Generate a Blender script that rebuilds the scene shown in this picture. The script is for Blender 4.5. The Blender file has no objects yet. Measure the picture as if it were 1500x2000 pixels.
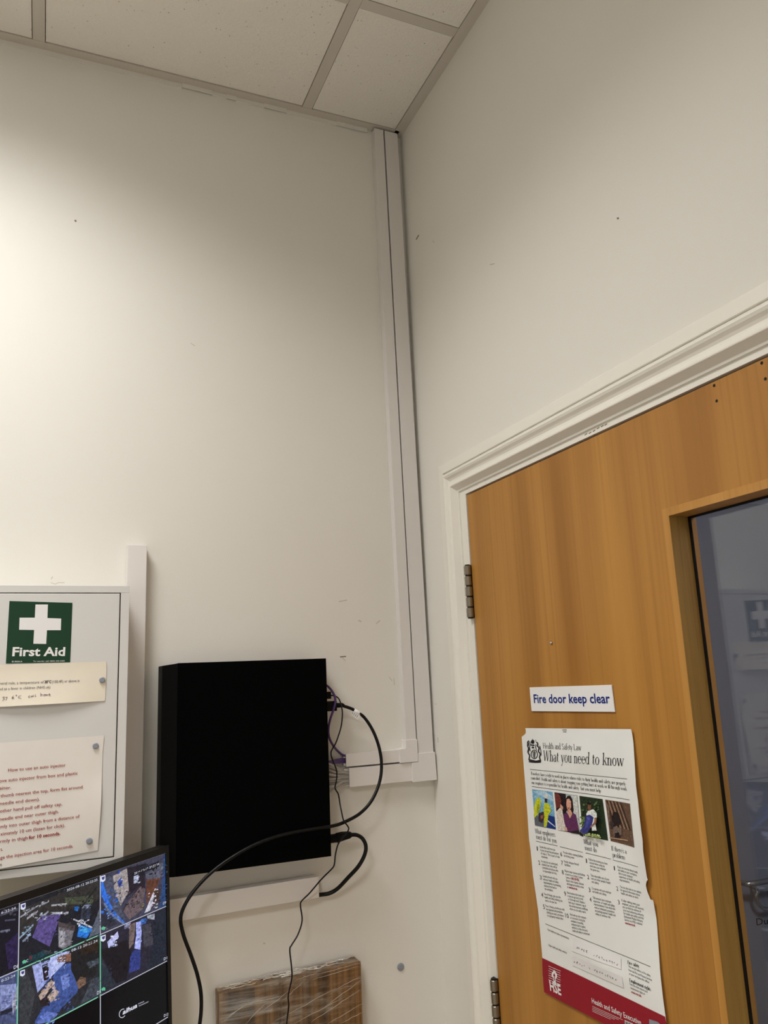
import bpy, bmesh, math, random
from mathutils import Vector, Matrix
from mathutils.geometry import tessellate_polygon
random.seed(7)
S = bpy.context.scene
COL = S.collection

# ---------------------------------------------------------------- camera
CAM = Vector((-0.7952, -1.631, 1.636))
YAW, PIT, ROL, FOC = 0.4078, 0.2048, -0.0428, 1546.54
_f = Vector((math.sin(YAW)*math.cos(PIT), math.cos(YAW)*math.cos(PIT), math.sin(PIT)))
_r0 = Vector((math.cos(YAW), -math.sin(YAW), 0)); _u0 = _r0.cross(_f)
RGT = _r0*math.cos(ROL) + _u0*math.sin(ROL)
UPV = -_r0*math.sin(ROL) + _u0*math.cos(ROL)
cd = bpy.data.cameras.new('camera'); cam = bpy.data.objects.new('camera', cd); COL.objects.link(cam)
cd.sensor_fit = 'VERTICAL'; cd.sensor_height = 24.0; cd.lens = FOC/2000*24.0
cd.clip_start = 0.02
cam.matrix_world = Matrix(((RGT.x, UPV.x, -_f.x, CAM.x), (RGT.y, UPV.y, -_f.y, CAM.y), (RGT.z, UPV.z, -_f.z, CAM.z), (0, 0, 0, 1)))
S.camera = cam

# ---------------------------------------------------------------- world, exposure
w = bpy.data.worlds.new('world'); S.world = w; w.use_nodes = True
w.node_tree.nodes['Background'].inputs[0].default_value = (0.02, 0.022, 0.028, 1)
w.node_tree.nodes['Background'].inputs[1].default_value = 1.0
S.view_settings.view_transform = 'Standard'; S.view_settings.look = 'None'
S.view_settings.gamma = 1.0; S.view_settings.use_curve_mapping = False
S.view_settings.exposure = 0.31
# louvred ceiling panels: (x, y, watts); the fittings are built with the ceiling below
PANELS = [(-1.159, -0.655, 11.6), (-1.759, -2.455, 33.0)]
PANEL_COL = (1.0, 0.995, 0.99); PANEL_SPREAD = 136
for k, (lx, ly, watt) in enumerate(PANELS):
    ld = bpy.data.lights.new('panel_lamp', 'AREA'); ld.shape = 'SQUARE'; ld.size = 0.53; ld.energy = watt; ld.color = PANEL_COL
    ld.spread = math.radians(PANEL_SPREAD); lo = bpy.data.objects.new('panel_lamp', ld); COL.objects.link(lo); lo.location = (lx, ly, 2.9985)
CORRIDOR_FILL = 36.0  # strength of the unseen panel added to brighten the corridor

# ---------------------------------------------------------------- measuring: picture point to a point on a real plane
def ray(x, y): return _f + RGT*((x-750)/FOC) + UPV*((1000-y)/FOC)
def A(x, y, Y=0.0): d = ray(x, y); return CAM + d*((Y-CAM.y)/d.y)
def B(x, y, X=0.0): d = ray(x, y); return CAM + d*((X-CAM.x)/d.x)
def depth(p): return (p-CAM).dot(_f)

# ---------------------------------------------------------------- materials
def srgb(r, g, b):
    def c(v):
        v /= 255.0
        return v/12.92 if v <= 0.04045 else ((v+0.055)/1.055)**2.4
    return (c(r), c(g), c(b), 1.0)
MATS = {}
def mat(name, col, rough=0.5, spec=0.5, metal=0.0, bump=0.0, bscale=200.0, var=0.0, vscale=3.0, stretch=(1,1,1), emit=None, trans=0.0):
    if name in MATS: return MATS[name]
    m = bpy.data.materials.new(name); m.use_nodes = True; MATS[name] = m
    nt = m.node_tree; b = nt.nodes['Principled BSDF']
    b.inputs['Base Color'].default_value = col; b.inputs['Roughness'].default_value = rough
    b.inputs['Specular IOR Level'].default_value = spec; b.inputs['Metallic'].default_value = metal
    b.inputs['Transmission Weight'].default_value = trans
    tc = nt.nodes.new('ShaderNodeTexCoord'); mp = nt.nodes.new('ShaderNodeMapping')
    mp.inputs['Scale'].default_value = stretch; nt.links.new(tc.outputs['Object'], mp.inputs[0])
    n = nt.nodes.new('ShaderNodeTexNoise'); n.inputs['Scale'].default_value = vscale; n.inputs['Detail'].default_value = 5
    nt.links.new(mp.outputs[0], n.inputs['Vector'])
    if var > 0:
        mr = nt.nodes.new('ShaderNodeMapRange'); mr.inputs[1].default_value = 0.3; mr.inputs[2].default_value = 0.7
        mr.inputs[3].default_value = 1-var; mr.inputs[4].default_value = 1+var*0.4
        nt.links.new(n.outputs[0], mr.inputs[0])
        mx = nt.nodes.new('ShaderNodeVectorMath'); mx.operation = 'SCALE'; mx.inputs[0].default_value = col[:3]
        nt.links.new(mr.outputs[0], mx.inputs['Scale']); nt.links.new(mx.outputs[0], b.inputs['Base Color'])
    if bump > 0:
        n2 = nt.nodes.new('ShaderNodeTexNoise'); n2.inputs['Scale'].default_value = bscale; n2.inputs['Detail'].default_value = 3
        nt.links.new(mp.outputs[0], n2.inputs['Vector'])
        bp = nt.nodes.new('ShaderNodeBump'); bp.inputs['Strength'].default_value = bump; bp.inputs['Distance'].default_value = 0.002
        nt.links.new(n2.outputs[0], bp.inputs['Height']); nt.links.new(bp.outputs[0], b.inputs['Normal'])
    if emit: b.inputs['Emission Color'].default_value = emit[:3]+(1,); b.inputs['Emission Strength'].default_value = emit[3]
    return m

def wood(name, c1, c2, c3, sband, sgrain, rough=0.45, gmix=0.4):
    # vertical veneer: broad leaf bands, fine straight grain, small flecks
    m = bpy.data.materials.new(name); m.use_nodes = True; nt = m.node_tree; b = nt.nodes['Principled BSDF']
    L = nt.links.new; N = nt.nodes.new
    tc = N('ShaderNodeTexCoord')
    m1 = N('ShaderNodeMapping'); m1.inputs['Scale'].default_value = (1, 1, 0.05); L(tc.outputs['Object'], m1.inputs[0])
    n1 = N('ShaderNodeTexNoise'); n1.inputs['Scale'].default_value = sband; n1.inputs['Detail'].default_value = 3; n1.inputs['Roughness'].default_value = 0.6; L(m1.outputs[0], n1.inputs[0])
    m2 = N('ShaderNodeMapping'); m2.inputs['Scale'].default_value = (1, 1, 0.012); L(tc.outputs['Object'], m2.inputs[0])
    n2 = N('ShaderNodeTexNoise'); n2.inputs['Scale'].default_value = sgrain; n2.inputs['Detail'].default_value = 4; L(m2.outputs[0], n2.inputs[0])
    r1 = N('ShaderNodeValToRGB'); r1.color_ramp.elements[0].position = 0.34; r1.color_ramp.elements[1].position = 0.66
    r1.color_ramp.elements[0].color = c1; r1.color_ramp.elements[1].color = c2; L(n1.outputs[0], r1.inputs[0])
    mr = N('ShaderNodeMapRange'); mr.inputs[1].default_value = 0.48; mr.inputs[2].default_value = 0.72; mr.inputs[3].default_value = 0; mr.inputs[4].default_value = gmix
    L(n2.outputs[0], mr.inputs[0])
    mx = N('ShaderNodeMix'); mx.data_type = 'RGBA'; L(mr.outputs[0], mx.inputs[0]); L(r1.outputs[0], mx.inputs[6]); mx.inputs[7].default_value = c3
    L(mx.outputs[2], b.inputs['Base Color']); b.inputs['Roughness'].default_value = rough; b.inputs['Specular IOR Level'].default_value = 0.35
    bp = N('ShaderNodeBump'); bp.inputs['Strength'].default_value = 0.06; bp.inputs['Distance'].default_value = 0.001
    L(n2.outputs[0], bp.inputs['Height']); L(bp.outputs[0], b.inputs['Normal'])
    MATS[name] = m; return m

def colattr(name, emission=0.0, rough=0.6, noise=0.35, nscale=160):
    m = bpy.data.materials.new(name); m.use_nodes = True; nt = m.node_tree; b = nt.nodes['Principled BSDF']
    a = nt.nodes.new('ShaderNodeAttribute'); a.attribute_name = 'tint'
    tc = nt.nodes.new('ShaderNodeTexCoord'); n = nt.nodes.new('ShaderNodeTexNoise'); n.inputs['Scale'].default_value = nscale; n.inputs['Detail'].default_value = 4
    nt.links.new(tc.outputs['Object'], n.inputs[0])
    mr = nt.nodes.new('ShaderNodeMapRange'); mr.inputs[1].default_value = 0.3; mr.inputs[2].default_value = 0.7; mr.inputs[3].default_value = 1-noise; mr.inputs[4].default_value = 1+noise
    nt.links.new(n.outputs[0], mr.inputs[0])
    v = nt.nodes.new('ShaderNodeVectorMath'); v.operation = 'SCALE'; nt.links.new(a.outputs['Color'], v.inputs[0]); nt.links.new(mr.outputs[0], v.inputs['Scale'])
    b.inputs['Roughness'].default_value = rough; b.inputs['Specular IOR Level'].default_value = 0.3
    if emission > 0:
        b.inputs['Base Color'].default_value = (0.004, 0.004, 0.005, 1)
        nt.links.new(v.outputs[0], b.inputs['Emission Color']); b.inputs['Emission Strength'].default_value = emission
    else: nt.links.new(v.outputs[0], b.inputs['Base Color'])
    MATS[name] = m; return m

WALL = mat('wall_paint', srgb(230, 226, 217), 0.7, 0.25, bump=0.10, bscale=420, var=0.02, vscale=2.5)
CEILP = mat('ceiling_paint', srgb(215, 208, 194), 0.8, 0.2)
TEE = mat('tee_metal', srgb(206, 199, 188), 0.45, 0.4)
VOID = mat('void_dark', srgb(40, 38, 36), 0.9, 0.1)
TRIM = mat('gloss_trim', srgb(236, 231, 220), 0.35, 0.5, bump=0.03, bscale=60)
PVC = mat('white_pvc', srgb(224, 219, 214), 0.4, 0.4)
PVC2 = mat('white_pvc_lid', srgb(228, 223, 218), 0.4, 0.4)
STEELW = mat('cabinet_enamel', srgb(216, 214, 210), 0.35, 0.5)
PAPER = mat('paper', srgb(232, 226, 218), 0.75, 0.2, var=0.02, vscale=30)
CREAM = mat('cream_paper', srgb(236, 226, 208), 0.75, 0.2, var=0.02, vscale=30)
POSTER = mat('poster_paper', srgb(240, 240, 236), 0.35, 0.45, var=0.02, vscale=20)
BLACK = mat('black_steel', (0.0016, 0.0016, 0.0017, 1), 0.7, 0.02)
BEZEL = mat('black_bezel', (0.0028, 0.0028, 0.003, 1), 0.5, 0.06)
RUBBER = mat('black_cable', (0.004, 0.004, 0.004, 1), 0.32, 0.22)
PLUG = mat('black_plug', (0.004, 0.004, 0.004, 1), 0.5, 0.12)
PURPLE = mat('purple_cable', srgb(84, 56, 112), 0.45, 0.4)
GREYC = mat('grey_cable', srgb(178, 174, 168), 0.5, 0.35)
GREEN = mat('sign_green', srgb(10, 56, 34), 0.35, 0.4)
WHITEP = mat('print_white', srgb(236, 234, 232), 0.5, 0.3)
INK = mat('print_black', srgb(38, 36, 38), 0.6, 0.2)
INKG = mat('print_grey', srgb(84, 82, 84), 0.6, 0.2)
INKR = mat('print_red', srgb(160, 62, 62), 0.6, 0.2)
INKC = mat('print_crimson', srgb(160, 28, 48), 0.6, 0.2)
INKB = mat('print_blue', srgb(24, 44, 124), 0.6, 0.2)
PEN = mat('pen_ink', srgb(70, 70, 84), 0.6, 0.2)
CRIM = mat('crimson_band', srgb(150, 20, 40), 0.35, 0.45)
MAG = mat('grey_magnet', srgb(140, 145, 155), 0.4, 0.5)
BRASS = mat('hinge_steel', srgb(150, 142, 128), 0.32, 0.5, metal=0.9)
HDARK = mat('hinge_gap', srgb(30, 27, 24), 0.6, 0.2)
SCUFF = mat('scuff', srgb(200, 193, 180), 0.8, 0.1)
SCUFF2 = mat('scuff_dark', srgb(128, 118, 104), 0.8, 0.1)
CORR = mat('corridor_paint', srgb(160, 161, 170), 0.7, 0.2)
CHROME = mat('chrome', srgb(200, 196, 188), 0.2, 0.5, metal=1.0)
FLOORM = mat('floor_vinyl', srgb(128, 126, 124), 0.5, 0.4, var=0.12, vscale=14)
DESKM = mat('desk_laminate', srgb(188, 170, 140), 0.45, 0.4, var=0.05, vscale=8)
DOORW = wood('door_veneer', srgb(156, 105, 44), srgb(186, 133, 62), srgb(146, 94, 38), 10, 130)
BEADW = wood('bead_wood', srgb(178, 126, 58), srgb(196, 144, 74), srgb(164, 112, 48), 22, 190)
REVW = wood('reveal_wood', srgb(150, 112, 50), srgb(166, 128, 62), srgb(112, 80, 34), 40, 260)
BOARDW = wood('board_wood', srgb(66, 47, 30), srgb(150, 112, 68), srgb(46, 32, 20), 34, 150, gmix=0.85)
GASKET = mat('gasket', (0.006, 0.005, 0.004, 1), 0.6, 0.2)
FEED = colattr('screen_feed', emission=1.2, noise=0.45, nscale=220)
PRINT = colattr('photo_print', 0.0, 0.4, noise=0.4, nscale=330)
LAMP = mat('lamp_diffuser', (0.9, 0.9, 0.9, 1), 0.6, 0.2)

def tilemat():
    m = mat('mineral_tile', srgb(240, 235, 226), 0.9, 0.1)
    nt = m.node_tree; b = nt.nodes['Principled BSDF']; L = nt.links.new; N = nt.nodes.new
    tc = N('ShaderNodeTexCoord')
    n = N('ShaderNodeTexNoise'); n.inputs['Scale'].default_value = 190; n.inputs['Detail'].default_value = 4; L(tc.outputs['Object'], n.inputs[0])
    v = N('ShaderNodeTexVoronoi'); v.inputs['Scale'].default_value = 85; L(tc.outputs['Object'], v.inputs[0])
    mr = N('ShaderNodeMapRange'); mr.inputs[1].default_value = 0.05; mr.inputs[2].default_value = 0.14; L(v.outputs['Distance'], mr.inputs[0])
    n3 = N('ShaderNodeTexNoise'); n3.inputs['Scale'].default_value = 30; L(tc.outputs['Object'], n3.inputs[0])
    cr = N('ShaderNodeMapRange'); cr.inputs[1].default_value = 0.50; cr.inputs[2].default_value = 0.56; L(n3.outputs[0], cr.inputs[0])
    mxm = N('ShaderNodeMath'); mxm.operation = 'MAXIMUM'; L(mr.outputs[0], mxm.inputs[0]); 
    inv = N('ShaderNodeMath'); inv.operation = 'SUBTRACT'; inv.inputs[0].default_value = 1.0; L(cr.outputs[0], inv.inputs[1]); L(inv.outputs[0], mxm.inputs[1])
    ad = N('ShaderNodeMath'); ad.operation = 'MULTIPLY'; L(n.outputs[0], ad.inputs[0]); L(mxm.outputs[0], ad.inputs[1])
    bp = N('ShaderNodeBump'); bp.inputs['Strength'].default_value = 0.6; bp.inputs['Distance'].default_value = 0.003; L(ad.outputs[0], bp.inputs['Height']); L(bp.outputs[0], b.inputs['Normal'])
    c = N('ShaderNodeMix'); c.data_type = 'RGBA'; L(mxm.outputs[0], c.inputs[0]); c.inputs[6].default_value = srgb(176, 166, 150); c.inputs[7].default_value = srgb(240, 235, 226)
    L(c.outputs[2], b.inputs['Base Color'])
    return m
TILE = tilemat()

def glassmat():
    m = bpy.data.materials.new('glass'); m.use_nodes = True; b = m.node_tree.nodes['Principled BSDF']
    b.inputs['Base Color'].default_value = (0.93, 0.95, 0.97, 1); b.inputs['Roughness'].default_value = 0.0
    b.inputs['Transmission Weight'].default_value = 1.0; b.inputs['IOR'].default_value = 1.52
    return m
GLASS = glassmat()
def filmmat():
    m = bpy.data.materials.new('cling_film'); m.use_nodes = True; nt = m.node_tree; L = nt.links.new; N = nt.nodes.new
    for n in list(nt.nodes): nt.nodes.remove(n)
    o = N('ShaderNodeOutputMaterial'); t = N('ShaderNodeBsdfTransparent'); g = N('ShaderNodeBsdfGlossy'); mx = N('ShaderNodeMixShader')
    g.inputs['Roughness'].default_value = 0.16
    tc = N('ShaderNodeTexCoord'); mp = N('ShaderNodeMapping'); mp.inputs['Rotation'].default_value = (0, math.radians(35), 0); mp.inputs['Scale'].default_value = (8, 30, 90)
    L(tc.outputs['Object'], mp.inputs[0]); n = N('ShaderNodeTexNoise'); n.inputs['Scale'].default_value = 1.3; n.inputs['Detail'].default_value = 4; L(mp.outputs[0], n.inputs[0])
    bp = N('ShaderNodeBump'); bp.inputs['Strength'].default_value = 0.9; bp.inputs['Distance'].default_value = 0.004; L(n.outputs[0], bp.inputs['Height']); L(bp.outputs[0], g.inputs['Normal'])
    mr = N('ShaderNodeMapRange'); mr.inputs[1].default_value = 0.4; mr.inputs[2].default_value = 0.75; mr.inputs[3].default_value = 0.05; mr.inputs[4].default_value = 0.5; L(n.outputs[0], mr.inputs[0])
    L(mr.outputs[0], mx.inputs[0]); L(t.outputs[0], mx.inputs[1]); L(g.outputs[0], mx.inputs[2]); L(mx.outputs[0], o.inputs[0])
    return m
FILM = filmmat()

# ---------------------------------------------------------------- building helpers
def tag(o, label=None, cat=None, group=None, kind=None):
    if label: o['label'] = label
    if cat: o['category'] = cat
    if group: o['group'] = group
    if kind: o['kind'] = kind
    return o
def thing(name, loc, label, cat, group=None):
    o = bpy.data.objects.new(name, None); COL.objects.link(o); o.location = loc; o.empty_display_size = 0.05
    return tag(o, label, cat, group)
def link(name, me, m, parent=None, smooth=False):
    if m is not None and not me.materials: me.materials.append(m)
    o = bpy.data.objects.new(name, me); COL.objects.link(o)
    if smooth:
        for p in me.polygons: p.use_smooth = True
    if parent is not None:
        o.parent = parent
        # geometry is in world coordinates: undo the offset of the root empty
        if parent.type == 'EMPTY': o.location = -parent.location
    return o
def obj(name, bm, m, parent=None, smooth=False):
    bmesh.ops.recalc_face_normals(bm, faces=bm.faces)
    me = bpy.data.meshes.new(name); bm.to_mesh(me); bm.free()
    return link(name, me, m, parent, smooth)
def box(bm, x0, x1, y0, y1, z0, z1, bev=0.0):
    r = bmesh.ops.create_cube(bm, size=1.0); vs = r['verts']
    for v in vs: v.co = Vector(((x0+x1)/2+v.co.x*(x1-x0), (y0+y1)/2+v.co.y*(y1-y0), (z0+z1)/2+v.co.z*(z1-z0)))
    if bev > 0:
        es = list({e for v in vs for e in v.link_edges})
        bmesh.ops.bevel(bm, geom=es, offset=bev, segments=2, affect='EDGES', profile=0.6)
    return bm
def B_(*a, **k): return box(bmesh.new(), *a, **k)
def hexa(pts, bev=0.0):
    # 8 corners: 4 of one face, then the 4 matching of the other
    bm = bmesh.new(); v = [bm.verts.new(p) for p in pts]
    for f in ((0,1,2,3), (7,6,5,4), (0,4,5,1), (1,5,6,2), (2,6,7,3), (3,7,4,0)): bm.faces.new([v[i] for i in f])
    if bev: bmesh.ops.bevel(bm, geom=list(bm.edges), offset=bev, segments=2, affect='EDGES', profile=0.6)
    return bm
def prism(poly, off, bev=0.0):
    # polygon (list of Vectors) extruded by the vector off
    bm = bmesh.new(); a = [bm.verts.new(p) for p in poly]; b = [bm.verts.new(Vector(p)+off) for p in poly]; n = len(poly)
    bm.faces.new(a); bm.faces.new(b[::-1])
    for i in range(n): bm.faces.new((a[i], b[i], b[(i+1) % n], a[(i+1) % n]))
    if bev: bmesh.ops.bevel(bm, geom=list(bm.edges), offset=bev, segments=1, affect='EDGES')
    return bm
def spline(pts, sub=8):
    P = [Vector(p) for p in pts]; P = [P[0]*2-P[1]] + P + [P[-1]*2-P[-2]]; out = []
    for i in range(1, len(P)-2):
        for k in range(sub):
            t = k/sub; a, b, c, d = P[i-1], P[i], P[i+1], P[i+2]
            out.append(0.5*((2*b)+(c-a)*t+(2*a-5*b+4*c-d)*t*t+(3*b-a-3*c+d)*t**3))
    out.append(P[-2]); return out
def tube(bm, path, r, seg=10, cap=True):
    rings = []; t0 = (path[1]-path[0]).normalized(); n = t0.orthogonal().normalized()
    for i, p in enumerate(path):
        t = (path[min(i+1, len(path)-1)]-path[max(i-1, 0)]).normalized()
        n = (n-t*n.dot(t)).normalized(); b = t.cross(n); rr = r[i] if isinstance(r, (list, tuple)) else r
        rings.append([bm.verts.new(p+(n*math.cos(2*math.pi*k/seg)+b*math.sin(2*math.pi*k/seg))*rr) for k in range(seg)])
    for a, b in zip(rings, rings[1:]):
        for k in range(seg): bm.faces.new((a[k], a[(k+1) % seg], b[(k+1) % seg], b[k]))
    if cap: bm.faces.new(rings[0][::-1]); bm.faces.new(rings[-1])
    return bm
def channel(P0, P1, wdir, ddir, wd, dp, th=0.0016, bev=0.0):
    # hollow rectangular trunking from P0 to P1; P at the centre of the back face
    o = []; L = Vector(P1)-Vector(P0)
    bm = bmesh.new()
    def ring(P, w_, d0, d1): return [bm.verts.new(P+wdir*sx*w_/2+ddir*(d1 if dd else d0)) for sx, dd in ((-1, 0), (1, 0), (1, 1), (-1, 1))]
    ao, ai = ring(Vector(P0), wd, 0, dp), ring(Vector(P0), wd-2*th, th, dp-th)
    bo, bi = ring(Vector(P1), wd, 0, dp), ring(Vector(P1), wd-2*th, th, dp-th)
    for k in range(4):
        j = (k+1) % 4
        bm.faces.new((ao[k], ao[j], bo[j], bo[k])); bm.faces.new((ai[k], bi[k], bi[j], ai[j]))
        bm.faces.new((ao[k], ai[k], ai[j], ao[j])); bm.faces.new((bo[k], bo[j], bi[j], bi[k]))
    return bm

# flat print: text and polygons laid on a surface
_tcache = {}
def textmesh(s, bold=0.0):
    if (s, bold) in _tcache: return _tcache[(s, bold)]
    cu = bpy.data.curves.new('t', 'FONT'); cu.body = s; cu.size = 1.0; cu.resolution_u = 2; cu.offset = bold
    o = bpy.data.objects.new('t', cu); COL.objects.link(o)
    dg = bpy.context.evaluated_depsgraph_get(); me = bpy.data.meshes.new_from_object(o.evaluated_get(dg))
    v = [(p.co.x, p.co.y) for p in me.vertices]; f = [tuple(p.vertices) for p in me.polygons]
    bpy.data.objects.remove(o); bpy.data.curves.remove(cu); bpy.data.meshes.remove(me)
    _tcache[(s, bold)] = (v, f); return v, f
class Print:
    """collects flat marks on a plane; n = plane normal; warp(p) gives relief along n"""
    def __init__(self, plane, n, eps=0.0004, warp=None):
        self.pl, self.n, self.eps, self.warp = plane, Vector(n).normalized(), eps, warp; self.v = []; self.f = []
    def lift(self, p, e=0.0): return p + self.n*(self.eps+e+(self.warp(p) if self.warp else 0))
    def glyphs(self, v, f, a, b, cap, shear=0.0, flip=False, capunit=0.73, e=0.0):
        p0, p1 = self.pl(*a), self.pl(*b); xd = (p1-p0).normalized(); up = self.n.cross(xd).normalized()
        xs = [q[0]+shear*q[1] for q in v]; x0, x1 = min(xs), max(xs); sx = (p1-p0).length/(x1-x0)
        sy = cap*depth(p0)/FOC/capunit; k = len(self.v)
        for (x, y), xx in zip(v, xs): self.v.append(self.lift(p0+xd*(xx-x0)*sx+up*y*sy, e))
        self.f += [tuple(i+k for i in q) for q in f]
    def text(self, s, a, b, cap, shear=0.0, e=0.0, bold=0.0): v, f = textmesh(s, bold); self.glyphs(v, f, a, b, cap, shear, e=e)
    def serif(self, s, a, b, cap, shear=0.0, bold=1.0): v, f = seriftext(s, bold); self.glyphs(v, f, a, b, cap, shear, capunit=0.66)
    def poly(self, pts, e=0.0):
        k = len(self.v); self.v += [self.lift(self.pl(*p), e) for p in pts]; self.f.append(tuple(range(k, k+len(pts))))
    def line(self, a, b, wd, n=6, e=0.0):
        dx, dy = b[0]-a[0], b[1]-a[1]; L = math.hypot(dx, dy); nx, ny = -dy/L*wd/2, dx/L*wd/2
        for i in range(n):
            t0, t1 = i/n, (i+1)/n
            self.poly([(a[0]+dx*t0+nx, a[1]+dy*t0+ny), (a[0]+dx*t1+nx, a[1]+dy*t1+ny), (a[0]+dx*t1-nx, a[1]+dy*t1-ny), (a[0]+dx*t0-nx, a[1]+dy*t0-ny)], e)
    def path(self, pts, wd, e=0.0):
        for a, b in zip(pts, pts[1:]): self.line(a, b, wd, 1, e)
    def build(self, name, m, parent):
        me = bpy.data.meshes.new(name); me.from_pydata([tuple(p) for p in self.v], [], self.f); me.update()
        return link(name, me, m, parent)
def polyart(name, plane, n, polys, m, parent, eps=0.0005, step=0.00008, warp=None):
    """flat picture: list of (rgb, [points]) stacked back to front, colour in an attribute"""
    n = Vector(n).normalized(); v, f, c = [], [], []
    for i, (col, pts) in enumerate(polys):
        tris = [[Vector((pts[j][0], pts[j][1])) for j in t] for t in tessellate_polygon([[Vector((p[0], p[1], 0)) for p in pts]])]
        if warp:
            out = []
            while tris:
                t = tris.pop(); L = [(t[(j+1) % 3]-t[j]).length for j in range(3)]; j = L.index(max(L))
                if L[j] > 9: mm = (t[j]+t[(j+1) % 3])/2; tris += [[t[j], mm, t[(j+2) % 3]], [mm, t[(j+1) % 3], t[(j+2) % 3]]]
                else: out.append(t)
            tris = out
        for t in tris:
            k = len(v)
            for p in t:
                q = plane(p.x, p.y); v.append(tuple(q+n*(eps+step*i+(warp(q) if warp else 0))))
            f.append((k, k+1, k+2)); c.append(srgb(*col))
    me = bpy.data.meshes.new(name); me.from_pydata(v, [], f)
    at = me.color_attributes.new('tint', 'FLOAT_COLOR', 'CORNER')
    for p in me.polygons:
        for li in p.loop_indices: at.data[li].color = c[p.index]
    me.update(); return link(name, me, m, parent)

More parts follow.
